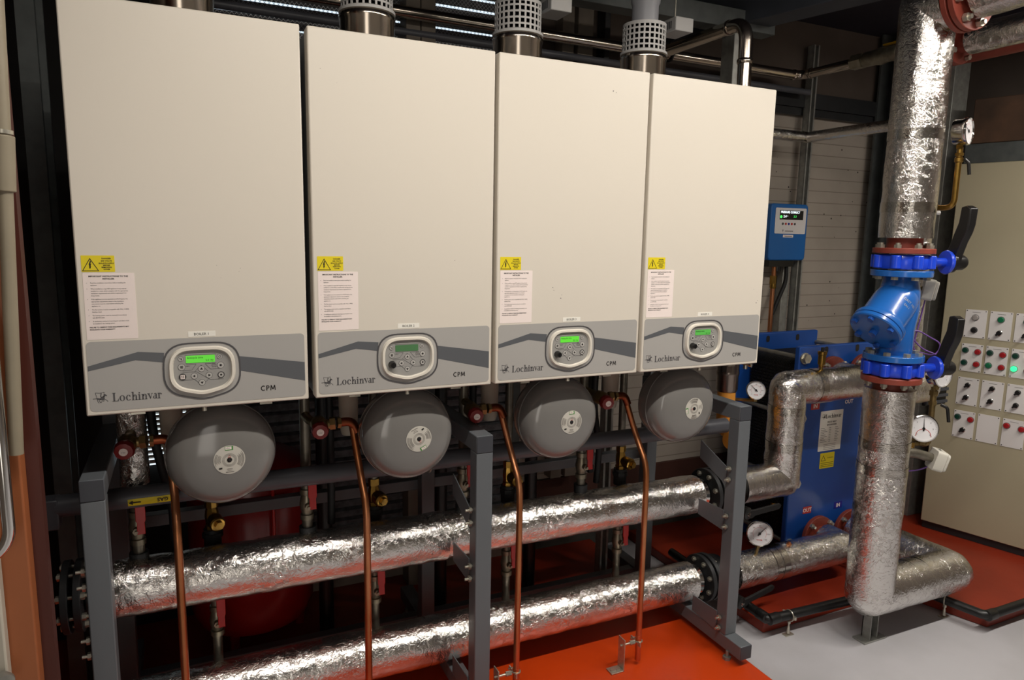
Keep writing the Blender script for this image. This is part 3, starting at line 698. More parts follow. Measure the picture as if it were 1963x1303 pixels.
for i, (x, lb_) in enumerate(zip(VX, ('large round grey expansion vessel under BOILER 1, nearest of the four', 'round grey expansion vessel under BOILER 2, its label turned upside down', 'round grey expansion vessel under BOILER 3', 'round grey expansion vessel under BOILER 4, farthest of the four'))): make_vessel(i, x, lb_)

# ================================================================ support frames
def make_frame(i, x, label):
    w_ = .054; x0, x1 = x, x+w_
    t = thing('support_frame', label, 'frame', (x+w_/2, .1, 0), 'grey box-section frames')
    MB().box(x0, x1, .052, .052+w_, .082, .926).build('front_post', 'frame_grey', t, bevel=.003)
    MB().box(x0+.001, x1-.001, .60, .60+w_, .082, 2.0 if i != 1 else 2.0).build('rear_post', 'frame_grey', t, bevel=.003)
    MB().box(x0, x1, .052, .66, .926, .98).build('top_beam', 'frame_grey', t, bevel=.003)
    MB().box(x0, x1, -.033, .90, .028, .082).build('base_rail', 'frame_grey', t, bevel=.003)
    MB().box(x0+.001, x1-.001, .0505, .0535, .927, .979).build('end_cap', 'frame_cap', t, bevel=.001)
    MB().box(x0+.001, x1-.001, -.0345, -.031, .029, .081).build('end_cap', 'frame_cap', t, bevel=.001)
    for y in (.03, .80): MB().hexn((x-.004, y, .0), (x-.004, y, .012), .016).cyl((x-.004, y, .012), (x-.004, y, .034), .006, 12).build('levelling_foot', 'zinc_dull', t)
    for zc in (.72, .535, .125):
        # hanger plate bolted to the left face, bolt ends sticking out
        MB().prism([(.10, zc+.035), (.242, zc+.03), (.242, zc-.035), (.10, zc-.045)] if zc < .7 else [(.10, zc+.02), (.25, zc+.082), (.25, zc+.01), (.10, zc-.05)], frameM((x0-.004, 0, 0), (0, 1, 0), (0, 0, 1)), 0, .004).build('hanger_plate', 'frame_grey', t, bevel=.001)
        for dz in (.018, -.024): MB().cyl((x0-.024, .082, zc+dz), (x0+.01, .082, zc+dz), .0045, 10).hexn((x0-.012, .082, zc+dz), (x0-.004, .082, zc+dz), .010).build('bolt', 'zinc', t)
    return t
for i, (x, lb_) in enumerate(zip((-.034, .996, 2.029), ('grey box-section steel frame at the left end, under BOILER 1', 'grey box-section steel frame in the middle, between BOILER 2 and BOILER 3', 'grey box-section steel frame at the right end standing on the corner of the orange plinth'))): make_frame(i, x, lb_)
tag(MB().box(-.034, 2.083, .66, .70, .03, .075).build('frame_rail', 'frame_grey', bevel=.002), 'long dark rail joining the frames near the floor behind the pipes', 'rail')
tag(MB().box(-.034, 2.083, .66, .70, .60, .64).build('frame_rail', 'frame_grey', bevel=.002), 'upper dark rail joining the frames behind the insulated pipes', 'rail')

# ================================================================ headers
def foil_pipe(name, label, pts, r, fil=.012, wob=.0022, cat='pipe', seams=(), seg=3, parent=None, n=40, step=.012, caps=True):
    o3 = V(pts[0]); t = parent or thing(name, label, cat, tuple(o3))
    MB().tube(pts, r, n, fil, seg, caps, step, wob).build('foil_jacket', 'foil', t, sharp=55)
    for p, d in seams:
        d = V(d).normalized(); p = V(p)
        MB().tube([p-d*.018, p+d*.018], r+.0014, n, step=.006, wob=.0014, caps=False).build('foil_tape', 'foil_tape', t, sharp=60)
    return t
def flange_pair(parent, c, ax, r, th, gap, m, nb=8, name='flange'):
    c = V(c); a, b, u = basis(ax)
    for s_ in (-1, 1):
        p0 = c + u*s_*gap/2; MB().lathe([(.02, 0), (r, 0), (r, th), (.02, th)], p0, u*s_, 48).build(name, m, parent, bevel=.0015)
    bolts(parent, c, ax, r*.80, th+gap/2, nb)
def bolts(parent, c, ax, rb, half, nb=8, size=.0105, tail=.018, ph=PI/8, hexcap=True):
    c = V(c); a, b, u = basis(ax)
    for k in range(nb):
        d = (math.cos(2*PI*k/nb+ph)*a + math.sin(2*PI*k/nb+ph)*b)*rb
        MB().cyl(c+d-u*(half+.012), c+d+u*(half+tail), size*.5, 10).hexn(c+d-u*(half+.010), c+d-u*half, size).hexn(c+d+u*half, c+d+u*(half+.010), size).build('bolt', 'zinc', parent)
YH = .33; UL, UR = (.0, YH, .558), (2.09, YH, .548); LZ = .160
def header(name, label, zl, zr, xl, xr):
    t = thing(name, label, 'pipe', (xl, YH, zl)); L = xr-xl
    P = lambda x: (x, YH, zl+(zr-zl)*(x-xl)/L)
    # the jacket comes in two lengths that butt at the middle frame
    MB().tube([P(xl), P(.955)], .0815, 44, step=.011, wob=.0026).build('foil_jacket', 'foil', t, sharp=60)
    MB().tube([P(.950), P(xr)], .0775, 44, step=.011, wob=.0024).build('foil_jacket', 'foil', t, sharp=60)
    for x in (.955, .42): MB().tube([P(x-.03), P(x+.03)], .0825, 44, step=.006, wob=.0030, caps=False).build('foil_tape', 'foil', t, sharp=70)
    MB().cyl(P(xr-.01), P(xr+.055), .045, 28).build('bare_pipe', 'black_plastic', t)
    MB().cyl(P(xl-.070), P(xl+.01), .045, 28).build('bare_pipe', 'black_plastic', t)
    MB().lathe([(.045, 0), (.060, .012), (.045, .03)], P(xr+.045), (-1, 0, 0), 28).build('weld_neck', 'chrome', t)
    flange_pair(t, P(xr+.075), (1, 0, 0), .098, .018, .010, 'dark_steel')
    return t
header('insulated_header', 'upper long foil-wrapped header pipe running under the boilers', .560, .545, 0.0, 2.075)
header('insulated_header', 'lower long foil-wrapped header pipe nearest the floor', .176, .166, 0.0, 2.075)
for zz, nm in ((.562, 'upper'), (.172, 'lower')):
    t = thing('end_flange', 'dark blank flange closing the left end of the %s header' % nm, 'flange', (-.10, YH, zz))
    flange_pair(t, (-.10, YH, zz), (1, 0, 0), .100, .018, .012, 'dark_steel')

# gas main and its label
t = thing('gas_main', 'grey gas main running behind the vessels with a yellow GAS label', 'pipe', (-.12, .29, .842))
MB().tube([(-.12, .29, .842), (2.18, .29, .835)], .030, 28).build('pipe', 'gas_pipe', t)
MB().box(-.150, -.112, .262, .318, .785, .868).build('end_cap', 'gas_pipe', t, bevel=.004)
lb = MB().mat('yellow'); r_ = .0308
def gl(x, a): return (x, .29-r_*math.cos(a), .842+r_*math.sin(a))
xs = [.050+.125*k/8 for k in range(9)]; A = [math.radians(k) for k in (-32, -18, -4, 8)]
for a0, a1 in zip(A, A[1:]):
    for q, w2 in zip(xs, xs[1:]): lb.add([gl(q, a0), gl(w2, a0), gl(w2, a1), gl(q, a1)], [(0, 1, 2, 3)])
lbo = lb.build('gas_label', None, t)
Mt = frameM((.150, .29-.0322, .8355), (-1, 0, 0), (0, .25, -1)); MB().text('GAS', .015, Mt, 0, -.006, 0, bold=.0004).build('gas_lettering', 'ink', lbo, smooth=False)
MB().line([(.068, -.001), (.090, -.001)], .0035, Mt).flat([(.098, -.001), (.088, .006), (.088, -.008)], Mt).build('gas_arrow', 'ink', lbo, smooth=False)
for x in (.92, 1.95):
    MB().tube([(x, .29+.034*math.cos(k*PI/8), .838+.034*math.sin(k*PI/8)) for k in range(17)], .004, 8).cyl((x, .252, .865), (x, .238, .862), .008, 12).cyl((x, .29, .872), (x, .29, .93), .005, 8).build('pipe_clamp', 'zinc_dull', t)

# ================================================================ boiler connections
ordn = ['BOILER 1', 'BOILER 2', 'BOILER 3', 'BOILER 4']
def lever_valve(parent, x, y, z, ang=0, side=1, h=.10, lever_up=True):
    v = MB().lathe([(.016, -.052), (.021, -.050), (.021, -.034), (.016, -.032), (.020, -.018), (.0235, 0), (.020, .018), (.016, .032), (.021, .034), (.021, .050), (.016, .052)], (x, y, z), (0, 0, 1), 20).cyl((x, y, z), (x+.0*side, y-.036, z), .010, 14).hexn((x, y-.030, z), (x, y-.038, z), .011).cyl((x, y-.038, z), (x, y-.046, z), .005, 10).build('valve_body', 'valve_body', parent)
    s = 1 if lever_up else -1
    MB().prism([(-.011, -.006), (.011, -.006), (.010, .028), (.013, .035), (.013, .105), (.007, .118), (-.007, .118), (-.013, .105), (-.013, .035), (-.010, .028)], frameM((x+.012*side, y-.040, z), (1, 0, 0), (0, .05, s)), 0, .006).build('lever', 'lever_red', v, bevel=.0015)
    return v
FX = (.062, .5395, 1.071, 1.551)
SX = (.062, .562, 1.050, 1.543); RX = (.262, .776, 1.284, 1.786)
for i in range(4):
    x, y = FX[i], .36
    t = thing('flow_pipe', 'upright pipe with red lever valve under the left side of %s' % ordn[i], 'pipe', (x, y, .6), 'flow pipes below the boilers')
    MB().tube([(x, y, ZB-.005), (x, y, .60)], .0165, 16).build('pipe', 'steel_pipe', t)
    MB().cyl((x, y, ZB-.005), (x, y, ZB-.05), .030, 20).lathe([(.036, -.03), (.036, -.045), (.028, -.06)], (x, y, ZB), (0, 0, 1), 8).build('union_nut', 'black_plastic', t)
    MB().cyl((x, y, .60), (x, y, .650), .026, 18).build('socket', 'dark_steel', t)
    lever_valve(t, x, y, .725)
    if i == 0:
        MB().tube([(x+.002, y-.004, ZB-.045), (x+.002, y-.004, .86)], .0385, 30, step=.01, wob=.0022).build('foil_sleeve', 'foil', t, sharp=60)
    # safety valve with copper discharge
    zz = 1.015; yv = .225; xs_ = SX[i]
    s = thing('safety_valve', 'brass safety valve with dark red cap on the %s flow pipe' % ordn[i], 'valve', (xs_, yv, zz), 'red-capped safety valves')
    MB().tube([(x, y-.038 if i == 0 else y-.012, zz), (x+.004, .29, zz), (xs_, yv+.01, zz)], .014, 14, .01).build('inlet', 'brass_dull', s)
    MB().lathe([(.020, -.03), (.024, -.02), (.024, .012), (.019, .020), (.019, .034)], (xs_, yv, zz), (0, -1, 0), 20).build('body', 'brass_dull', s)
    MB().cyl((xs_, yv, zz), (xs_+.040, yv-.003, zz+.002), .0145, 16).hexn((xs_+.030, yv, zz+.002), (xs_+.046, yv-.003, zz+.003), .0195).hexn((xs_+.052, yv-.003, zz+.003), (xs_+.062, yv-.003, zz+.003), .017).build('outlet_union', 'brass_dull', s)
    cp = MB().mat('cap_red').lathe([(.0225, .030), (.0255, .034), (.0255, .046), (.0225, .056), (.012, .058)], (xs_, yv, zz), (-.12, -1, -.12), 10).mat('label_white').lathe([(.0105, .0575), (.0105, .0590), (.001, .0592)], (xs_, yv, zz), (-.12, -1, -.12), 18).mat('ink_grey').text('3 bar', .0055, frameM((xs_-.0070, yv-.0585, zz-.0070), (1, 0, 0), (0, -.12, 1)), 0, -.002, .0012, 'CENTER')
    cp.build('cap', None, s)
    xd = (.171, .680, 1.187, 1.692)[i]; zt = .875
    c = thing('copper_discharge_pipe', 'copper discharge pipe running down from the safety valve of %s' % ordn[i], 'pipe', (xd, .14, .02), 'copper discharge pipes')
    zb = .018 if i == 3 else .03
    xo = xs_+.060
    MB().tube([(xo, yv-.003, zz+.003), (xo+.035, yv-.003, zz+.004), (xd-.004, .220, zt+.005), (xd, .145, .775), (xd, .14, .70), (xd, .14, zb)], .0108, 18, .055, 8, step=.02).build('pipe', 'copper', c)
    MB().tube([(xo-.002, yv-.003, zz+.003), (xo+.035, yv-.003, zz+.004), (xo+.050, yv-.004, zz-.030)], .0135, 16, .028, 8).build('elbow', 'copper_dark', c)
    if i > 1:
        for z_ in (.075,): MB().tube([(xd-.0005, .14, .118), (xd, .14, .062)], .0118, 16).build('coupling', 'copper', c)
    # return pipe with brass filter valve and red lever valve
    x, y = RX[i], .445
    t = thing('return_pipe', 'upright return pipe with brass-capped valve behind the vessel of %s' % ordn[i], 'pipe', (x, y, .1), 'return pipes below the boilers')
    MB().tube([(x, y, ZB-.005), (x, y, LZ), (x, YH+.086, LZ)], .0150, 16, .02).build('pipe', 'steel_pipe', t)
    zv = .694
    MB().lathe([(.017, .055), (.020, .055), (.020, .032), (.016, .030), (.019, .018), (.021, 0), (.018, -.025), (.021, -.028), (.021, -.040)], (x, y, zv), (0, 0, 1), 8).build('brass_valve', 'brass', t)
    b_ = MB().lathe([(.018, 0), (.0235, .012), (.0235, .040), (.020, .044)], (x+.004, y-.014, zv-.004), (.28, -1, -.15), 26).hexn((x+.006+.28*.042, y-.014-.042, zv-.010), (x+.006+.28*.052, y-.014-.052, zv-.011), .0135).build('brass_cap', 'brass', t)
    MB().cyl((x, y, zv-.04), (x, y, zv-.105), .026, 20).cyl((x, y, zv-.052), (x, y, zv-.068), .031, 8).build('black_socket', 'dark_steel', t)
    lever_valve(t, x+.001, y-.0, .345, side=1.0)
    # cream condensate trap and black hose
    x = (.166, .672, 1.160, 1.655)[i]
    t = thing('condensate_trap', 'cream plastic trap hanging from the underside of %s' % ordn[i], 'trap', (x, .34, 1.0), 'cream condensate traps')
    MB().lathe([(.033, ZB-.004), (.033, 1.075), (.031, 1.072), (.030, 1.03), (.0275, .965), (.022, .945), (.001, .943)], (x, .34, 0), (0, 0, 1), 28).build('cup', 'pvc_cream', t)
    hose = [(x-.055, .35, ZB-.003), (x-.053, .365, 1.06), (x-.048, .375, .98), (x-.036, .385, .90), (x-.01, .385, .78), (x-.01, .40, .63)] if i in (0, 2, 3) else [(x-.055, .375, ZB-.003), (x-.052, .375, .92), (x-.050, .39, .72), (x-.05, .40, .63)]
    tag(MB().tube(hose, .0125, 12, .05, 5).build('black_hose', 'black_rubber'), 'black rubber hose hanging down beside the cream trap of %s' % ordn[i], 'hose', 'black hoses under the boilers')
for k, (x, lab) in enumerate(((.668, 'black upright pipe between the red tank and the middle frame'), (1.14, 'black upright pipe just right of the middle frame'), (1.56, 'black upright pipe behind the headers between the third and fourth copper pipes'))):
    tag(MB().tube([(x, .80, 0.0), (x, .80, 1.3)], .028, 18).build('drain_pipe', 'black_plastic'), lab, 'pipe')
# floor clips of the copper pipes
def pipe_clip(x, label, xl):
    t = thing('pipe_bracket', label, 'bracket', (x-.07, .135, 0), 'angle brackets on the orange plinth')
    z1 = .125 if xl > 1.4 else .135
    xc = x-.075
    MB().box(xc-.052, xc+.002, .118, .158, .001, .005).box(xc-.002, xc+.002, .118, .158, .001, z1).build('angle_plate', 'zinc', t, bevel=.0008)
    MB().cyl((xc-.034, .138, .005), (xc-.034, .138, .008), .011, 16).cyl((xc-.014, .138, .005), (xc-.014, .138, .008), .010, 16).build('washer', 'zinc', t)
    zr = z1-.030
    MB().cyl((xc-.008, .138, zr), (x-.028, .138, zr), .0042, 12).build('stud', 'zinc', t)
    MB().hexn((x-.040, .138, zr), (x-.020, .138, zr), .0085).build('nut', 'zinc', t)
    MB().tube([(x+.0135*math.cos(k*2*PI/20+PI/20), .14+.0135*math.sin(k*2*PI/20+PI/20), zr) for k in range(21)], .0028, 8).box(x-.0145, x-.010, .110, .126, zr-.008, zr+.008).box(x-.0145, x-.010, .154, .170, zr-.008, zr+.008).cyl((x-.02, .162, zr), (x+.004, .162, zr), .003, 8).build('clamp_ring', 'zinc', t)
pipe_clip(1.692, 'zinc angle bracket and clamp at the foot of the rightmost copper pipe', 1.69)
pipe_clip(1.187, 'zinc angle bracket at the bottom edge holding the copper pipe beside the middle frame', 1.19)

# red pressure tank far behind
t = thing('pressure_tank', 'large dark red tank standing behind the insulated headers below BOILER 1', 'tank', (.41, .95, 0))
MB().lathe([(.001, .06), (.14, .07), (.205, .10), (.225, .15), (.225, .66), (.205, .71), (.14, .745), (.001, .76)], (.41, .93, 0), (0, 0, 1), 64).build('shell', 'tank_red', t)
MB().lathe([(.226, .598), (.2285, .602), (.2285, .610), (.226, .614)], (.41, .93, 0), (0, 0, 1), 64).build('seam', 'tank_red', t)
MB().tube([(.47, .695, .40), (.47, .695, .72)], .006, 10).build('sight_tube', 'lever_red', t)
for k in range(3): MB().cyl((.41+.17*math.cos(k*2.1), .93+.17*math.sin(k*2.1), 0), (.41+.17*math.cos(k*2.1), .93+.17*math.sin(k*2.1), .12), .02, 12).build('leg', 'tank_red', t)

# long stainless pipe near the ceiling with a clip, and its run to the yellow-handled valve
t = thing('stainless_pipe', 'long thin stainless pipe running above all the boilers to a yellow-handled valve', 'pipe', (-.5, .98, 2.43))
MB().tube([(-1.1, .98, 2.452), (3.165, .98, 2.425), (3.165, .30, 2.42), (3.165, -.5, 2.42)], .0235, 20, .06, 8).build('pipe', 'stainless', t)
for p in ((3.12, .98, 2.425), (3.165, .91, 2.425)): MB().lathe([(.0245, -.01), (.027, -.006), (.027, .006), (.0245, .01)], p, (1, 0, 0) if p[1] > .95 else (0, 1, 0), 22).build('press_ring', 'stainless', t)
MB().hexn((3.165, .66, 2.424), (3.165, .60, 2.424), .036).lathe([(.03, 0), (.034, .01), (.034, .06), (.04, .09), (.034, .12), (.034, .17), (.03, .18)], (3.165, .60, 2.424), (0, -1, 0), 24).build('valve', 'valve_body', t)
MB().box(3.155, 3.175, .34, .50, 2.465, 2.473).build('valve_handle', 'yellow_lever', t, bevel=.002)
for x, lab in ((2.33, 1), (.40, 2)): MB().tube([(x, .98+.030*math.cos(k*PI/9), 2.43+.030*math.sin(k*PI/9)) for k in range(19)], .005, 8).cyl((x, .98, 2.46), (x, .98, 2.748), .003, 8).build('pipe_clip', 'black_plastic', t)
tag(MB().tube([(-1.1, 1.04, 2.395), (3.3, 1.04, 2.365)], .016, 14).build('dark_pipe', 'gas_pipe'), 'thin dark pipe running just below the stainless pipe near the ceiling', 'pipe')

# thin foil-wrapped pipe crossing the white wall
foil_pipe('insulated_pipe', 'thin foil-wrapped pipe crossing the white wall right of BOILER 4', [(2.45, .95, 2.12), (3.215, .95, 2.115), (3.215, .30, 2.115)], .0275, .004, .0015, n=24, seams=[((3.195, .95, 2.116), (1, 0, 0))])

# gas supply drop at the right end
gx, gy = 2.295, .42
t = thing('gas_drop_pipe', 'steel gas pipe with a shiny elbow and yellow plastic adaptor, right of BOILER 4', 'pipe', (gx, gy, .9))
MB().tube([(gx-.02, .93, 2.43), (gx-.02, gy, 2.43), (gx, gy, 1.19)], .027, 24, .075, 10).build('pipe', 'stainless', t)
MB().lathe([(.028, 0), (.031, .004), (.031, .016), (.028, .02)], (gx-.018, gy, 2.27), (0, 0, 1), 26).build('press_collar', 'stainless', t)
MB().lathe([(.028, 0), (.031, .004), (.031, .016), (.028, .02)], (gx-.02, gy+.09, 2.43), (0, 1, 0), 26).build('press_collar', 'stainless', t)
MB().lathe([(.028, .36), (.046, .34), (.046, .22), (.048, .215), (.048, .205), (.045, .20), (.045, .14), (.040, .13)], (gx, gy, .81), (0, 0, 1), 36).box(gx-.049, gx-.02, gy-.046, gy-.02, 1.03, 1.085).build('valve_sleeve', 'stainless_dark', t)
MB().cyl((gx+.02, gy-.03, 1.075), (gx+.05, gy-.075, 1.070), .012, 16).lathe([(.012, 0), (.016, .004), (.016, .014), (.008, .016)], (gx+.046, gy-.07, 1.07), (.4, -.9, 0), 16).cyl((gx+.058, gy-.04, 1.04), (gx+.058, gy-.04, 1.1), .009, 14).build('test_nipple', 'chrome', t)
MB().lathe([(.038, .14), (.038, .07), (.048, .066), (.050, .055), (.046, .046), (.036, .044), (.036, .01)], (gx, gy, .80), (0, 0, 1), 36).build('adaptor', 'orange_plastic', t)
MB().tube([(gx, gy, .83), (gx, gy, .775), (gx, .30, .765), (gx-.09, .29, .765)], .034, 24, .045, 8).build('elbow', 'orange_plastic', t)

# ================================================================ gauges
def gauge(name, label, c, nrm, r, needle, kind=0, stem_to=None, stem_r=.007, rim='chrome', depth=.034, stem_m='brass_dull'):
    c = V(c); nrm = V(nrm).normalized(); up = V((0, 0, 1)); xr = up.cross(nrm).normalized(); yu = nrm.cross(xr).normalized()
    M = frameM(c, xr, yu, nrm); t = thing(name, label, 'gauge', tuple(c))
    MB().lathe([(.001, -depth), (r*.86, -depth), (r*.93, -depth*.9), (r*.95, -.012), (r, -.008), (r*1.02, -.002), (r*1.0, .004), (r*.93, .006), (r*.90, .001), (r*.90, -.002), (.001, -.002)], c, nrm, 44).build('case', rim, t)
    MB().mat('gauge_face').flat(circ(0, 0, r*.91, 40), M, .0002).build('dial', None, t, smooth=False)
    d = t.children[-1] if t.children else None
    mb = MB().mat('ink_grey'); z = .0008
    for k in range(31):
        a = math.radians(225-270*k/30); r0 = r*(.80 if k % 5 else .74); mb.line([(r0*math.cos(a), r0*math.sin(a)), (r*.85*math.cos(a), r*.85*math.sin(a))], r*.012, M, z)
    for k, s_ in enumerate(('0', '20', '40', '60', '80', '100', '120') if kind == 0 else ('0', '1', '2', '3', '4', '5', '6')):
        a = math.radians(225-270*k/6); mb.text(s_, r*.17, M, r*.62*math.cos(a), r*.62*math.sin(a)-r*.06, z, 'CENTER')
    mb.mat('red_print')
    if kind == 1: mb.line([(r*.50*math.cos(math.radians(-5+190*q/24)), -r*.55+r*.50*math.sin(math.radians(-5+190*q/24))) for q in range(25)], r*.035, M, z)
    else:
        O_ = [(r*.50*math.cos(math.radians(215-250*q/30)), r*.50*math.sin(math.radians(215-250*q/30))) for q in range(31)]; mb.line(O_, r*.015, M, z)
        if kind == 0: mb.text('WATER', r*.13, M, 0, -r*.55, z, 'CENTER', bold=r*.004)
    mb.build('scale', None, t, smooth=False)
    a = math.radians(needle); mb = MB(); dx, dy = math.cos(a), math.sin(a)
    mb.prism([(dx*r*.78, dy*r*.78), (-dy*r*.035, dx*r*.035), (-dx*r*.2-dy*r*.05, -dy*r*.2+dx*r*.05), (-dx*r*.2+dy*r*.05, -dy*r*.2-dx*r*.05), (dy*r*.035, -dx*r*.035)], M, .002, .0028)
    mb.prism(circ(0, 0, r*.10, 14), M, .002, .0036); mb.build('needle', 'ink' if kind != 1 else 'knob_black', t, smooth=False)
    if stem_to:
        MB().tube([c-nrm*depth*.5-V((0, 0, r*.85)), c-nrm*depth*.5-V((0, 0, r*1.15)), V(stem_to)], stem_r, 12, .01).hexn(c-nrm*depth*.5-V((0, 0, r*.93)), c-nrm*depth*.5-V((0, 0, r*1.22)), stem_r*1.7).build('stem', stem_m, t)
    return t
VW = (-.72, -.68, .12)
gauge('pressure_gauge', 'round dial gauge beside the yellow plastic adaptor under BOILER 4', (2.378, .335, .955), (-.55, -.80, .15), .0395, 135, 0, (2.345, .42, .90))
gauge('pressure_gauge', 'round dial gauge standing on the lower silver pipe at the right frame', (2.415, .292, .329), (-.55, -.80, .1), .0555, 50, 0, (2.42, .31, .22))

# ================================================================ pipes between frame and heat exchanger
PR = .0765; ZU, ZL = .545, .155
HX0, HX1, HY = 2.795, 3.345, .50      # front plate of the exchanger
PX = (2.965, 3.180); PZU, PZL = .950, .160
t = foil_pipe('insulated_pipe', 'bulky foil-wrapped pipe stepping up in a Z to the top of the blue exchanger', [(2.30, YH, ZU), (2.555, YH, ZU), (2.555, YH, .950), (PX[0], YH, .950), (PX[0], HY-.088, .950)], PR, .004, .0028, seams=[((2.555, YH, .86), (0, 0, 1)), ((2.555, YH, .70), (0, 0, 1)), ((2.70, YH, .950), (1, 0, 0))])
t = foil_pipe('insulated_pipe', 'foil-wrapped pipe running from the lower header to the bottom outlet of the blue exchanger', [(2.30, YH, ZL), (PX[0], YH, ZL), (PX[0], HY-.088, ZL)], PR, .004, .0026, seams=[((2.52, YH, ZL), (1, 0, 0)), ((2.56, YH, ZL), (1, 0, 0))])
MB().mat('copper').lathe([(.010, 0), (.012, .004), (.012, .010), (.007, .012), (.007, .018), (.002, .019)], (2.62, .315, .228), (0, 0, 1), 8).build('test_plug', None, t)
def inline_valve(label, z, la):
    t = thing('butterfly_valve', label, 'valve', (2.20, YH, z))
    MB().lathe([(.05, 0), (.092, 0), (.095, .012), (.095, .030), (.092, .045), (.05, .045)], (2.185, YH, z), (1, 0, 0), 40).build('body', 'black_plastic', t, bevel=.001)
    MB().cyl((2.231, YH, z), (2.298, YH, z), .045, 28).build('pipe_neck', 'black_plastic', t)
    MB().cyl((2.21, YH, z-.06), (2.245, YH-.11, z-.065), .016, 16).build('neck', 'black_plastic', t)
    p0 = V((2.245, YH-.11, z-.065)); MB().lathe([(.024, -.008), (.026, 0), (.026, .02), (.018, .026)], p0, (.3, -1, 0), 22).build('hub', 'black_plastic', t)
    MB().cyl(p0+V((0, -.028, 0)), p0+V((.002, -.034, 0)), .008, 14).build('hub_screw', 'chrome', t)
    Ml = frameM(p0+V((.0, -.018, -.002)), (1, .12, la), (-la, 0, 1)); MB().prism([(-.01, -.018), (.03, -.020), (.05, -.012), (.19, -.012), (.205, -.006), (.208, .004), (.20, .012), (.05, .012), (.02, .014), (-.01, .012)], Ml, -.006, .006).build('lever', 'black_rubber', t, bevel=.002)
inline_valve('black lever valve on the upper pipe between the right frame and the Z-shaped pipe', ZU, -.02)
inline_valve('black lever valve on the lower pipe behind the foot of the right frame', ZL, .10)
MB_ = MB().tube([(2.52, YH, ZU-PR-.03), (2.52, YH, ZU-PR-.055)], .010, 12); tag(MB_.build('drain_plug', 'brass'), 'tiny brass drain plug under the upper valve lever', 'plug')
t = thing('air_vent', 'small brass automatic air vent on top of the Z-shaped silver pipe', 'vent', (2.69, YH, 1.02))
MB().lathe([(.008, 0), (.008, .022), (.011, .024), (.011, .030), (.016, .034), (.0165, .075), (.0195, .078), (.0195, .090), (.017, .092)], (2.72, YH-.02, 1.015), (0, 0, 1), 24).build('body', 'brass', t)
MB().cyl((2.72, YH-.02, 1.105), (2.72, YH-.02, 1.123), .007, 12).build('cap', 'knob_black', t)

# ================================================================ plate heat exchanger
t = thing('plate_heat_exchanger', 'blue plate heat exchanger with IN and OUT ports on the red plinth', 'heat exchanger', ((HX0+HX1)/2, .7, .01))
ztop = 1.092
MB().prism([(HX0, .02), (HX1, .02), (HX1, ztop), (HX0, ztop)], frameM((0, HY, 0), (1, 0, 0), (0, 0, 1)), -.030, 0).build('front_plate', 'blue_dark', t, bevel=.006)
MB().prism([(HX0-.02, .012), (HX1-.02, .012), (HX1-.02, ztop+.01), (HX0-.02, ztop+.01)], frameM((0, .90, 0), (1, 0, 0), (0, 0, 1)), 0, .030).build('rear_plate', 'blue_dark', t, bevel=.006)
for x in (HX0+.17, HX1-.17):
    for y_ in (HY-.0012, .8688): MB().mat('ink').flat(rr(x-.012, x+.012, ztop-.040, ztop-.006, .010, 3), FRONT((0, y_, 0))).build('slot', None, t, smooth=False)
mb = MB(); y = .548
while y < .86:
    mb.prism(rr(HX0+.055, HX1-.055, .09, ztop-.075, .05, 5), frameM((0, y, 0), (1, 0, 0), (0, 0, 1)), 0, .0035)
    zz = .12
    while zz < ztop-.13: mb.box(HX0+.050, HX0+.058, y-.004, y+.001, zz, zz+.010); zz += .0165
    y += .0092
mb.build('plate_pack', 'plate_pack', t, smooth=False)
for zz in (ztop-.055, .75, .43, .12):
    for x, xn in ((HX0+.030, 1), (HX1-.030, 0)):
        MB().cyl((x, HY-.012, zz), (x, .94, zz), .011, 14).build('tie_bar', 'zinc_dull', t)
        MB().hexn((x, HY-.024, zz), (x, HY-.001, zz), .023).cyl((x, HY-.008, zz), (x, HY, zz), .027, 20).build('tie_nut', 'zinc', t)
for x, zz in ((PX[0], PZU), (PX[1], PZU), (PX[0], PZL), (PX[1], PZL)):
    MB().lathe([(.04, 0), (.096, 0), (.096, .020), (.04, .020)], (x, HY-.053, zz), (0, 1, 0), 44).build('port_flange', 'flange_red', t, bevel=.002)
    MB().cyl((x, HY-.100, zz), (x, HY-.050, zz), .048, 28).build('port_neck', 'flange_red', t)
    for k in range(4):
        a = PI/4+k*PI/2; q = V((x+.084*math.cos(a), HY-.053, zz+.084*math.sin(a))); MB().hexn(q+V((0, -.012, 0)), q, .013).cyl(q+V((0, -.026, 0)), q+V((0, -.012, 0)), .007, 12).build('flange_bolt', 'zinc', t)
M = FRONT((0, HY-.0012, 0))
mb = MB().mat('label_cream').prism(rr(2.965, 3.118, .567, .768, .003, 2), FRONT((0, HY, 0)), .0002, .0012)
pl_ = mb.build('rating_plate', None, t, smooth=False)
mb = MB().mat('ink'); M = FRONT((0, HY-.0018, 0)); serif_word(mb, M, 3.000, .731, .0205); emblem(mb, M, 2.976, .728, .026)
mb.mat('ink_grey').text('PLATE HEAT', .0110, M, 3.045, .708, 0, 'CENTER', bold=.0003).text('EXCHANGER', .0110, M, 3.045, .694, 0, 'CENTER', bold=.0003)
for k in range(9):
    yy = .682-k*.0085; mb.line([(2.974, yy), (2.998+.010*(k % 3), yy)], .0022, M); mb.line([(3.030, yy), (3.042, yy)], .002, M); mb.line([(3.070, yy), (3.088+.008*(k % 2), yy)], .0022, M)
for k in range(4): mb.line([(3.000, .600-k*.0085), (3.082, .600-k*.0085)], .0016, M)
mb.build('plate_lettering', None, pl_, smooth=False)
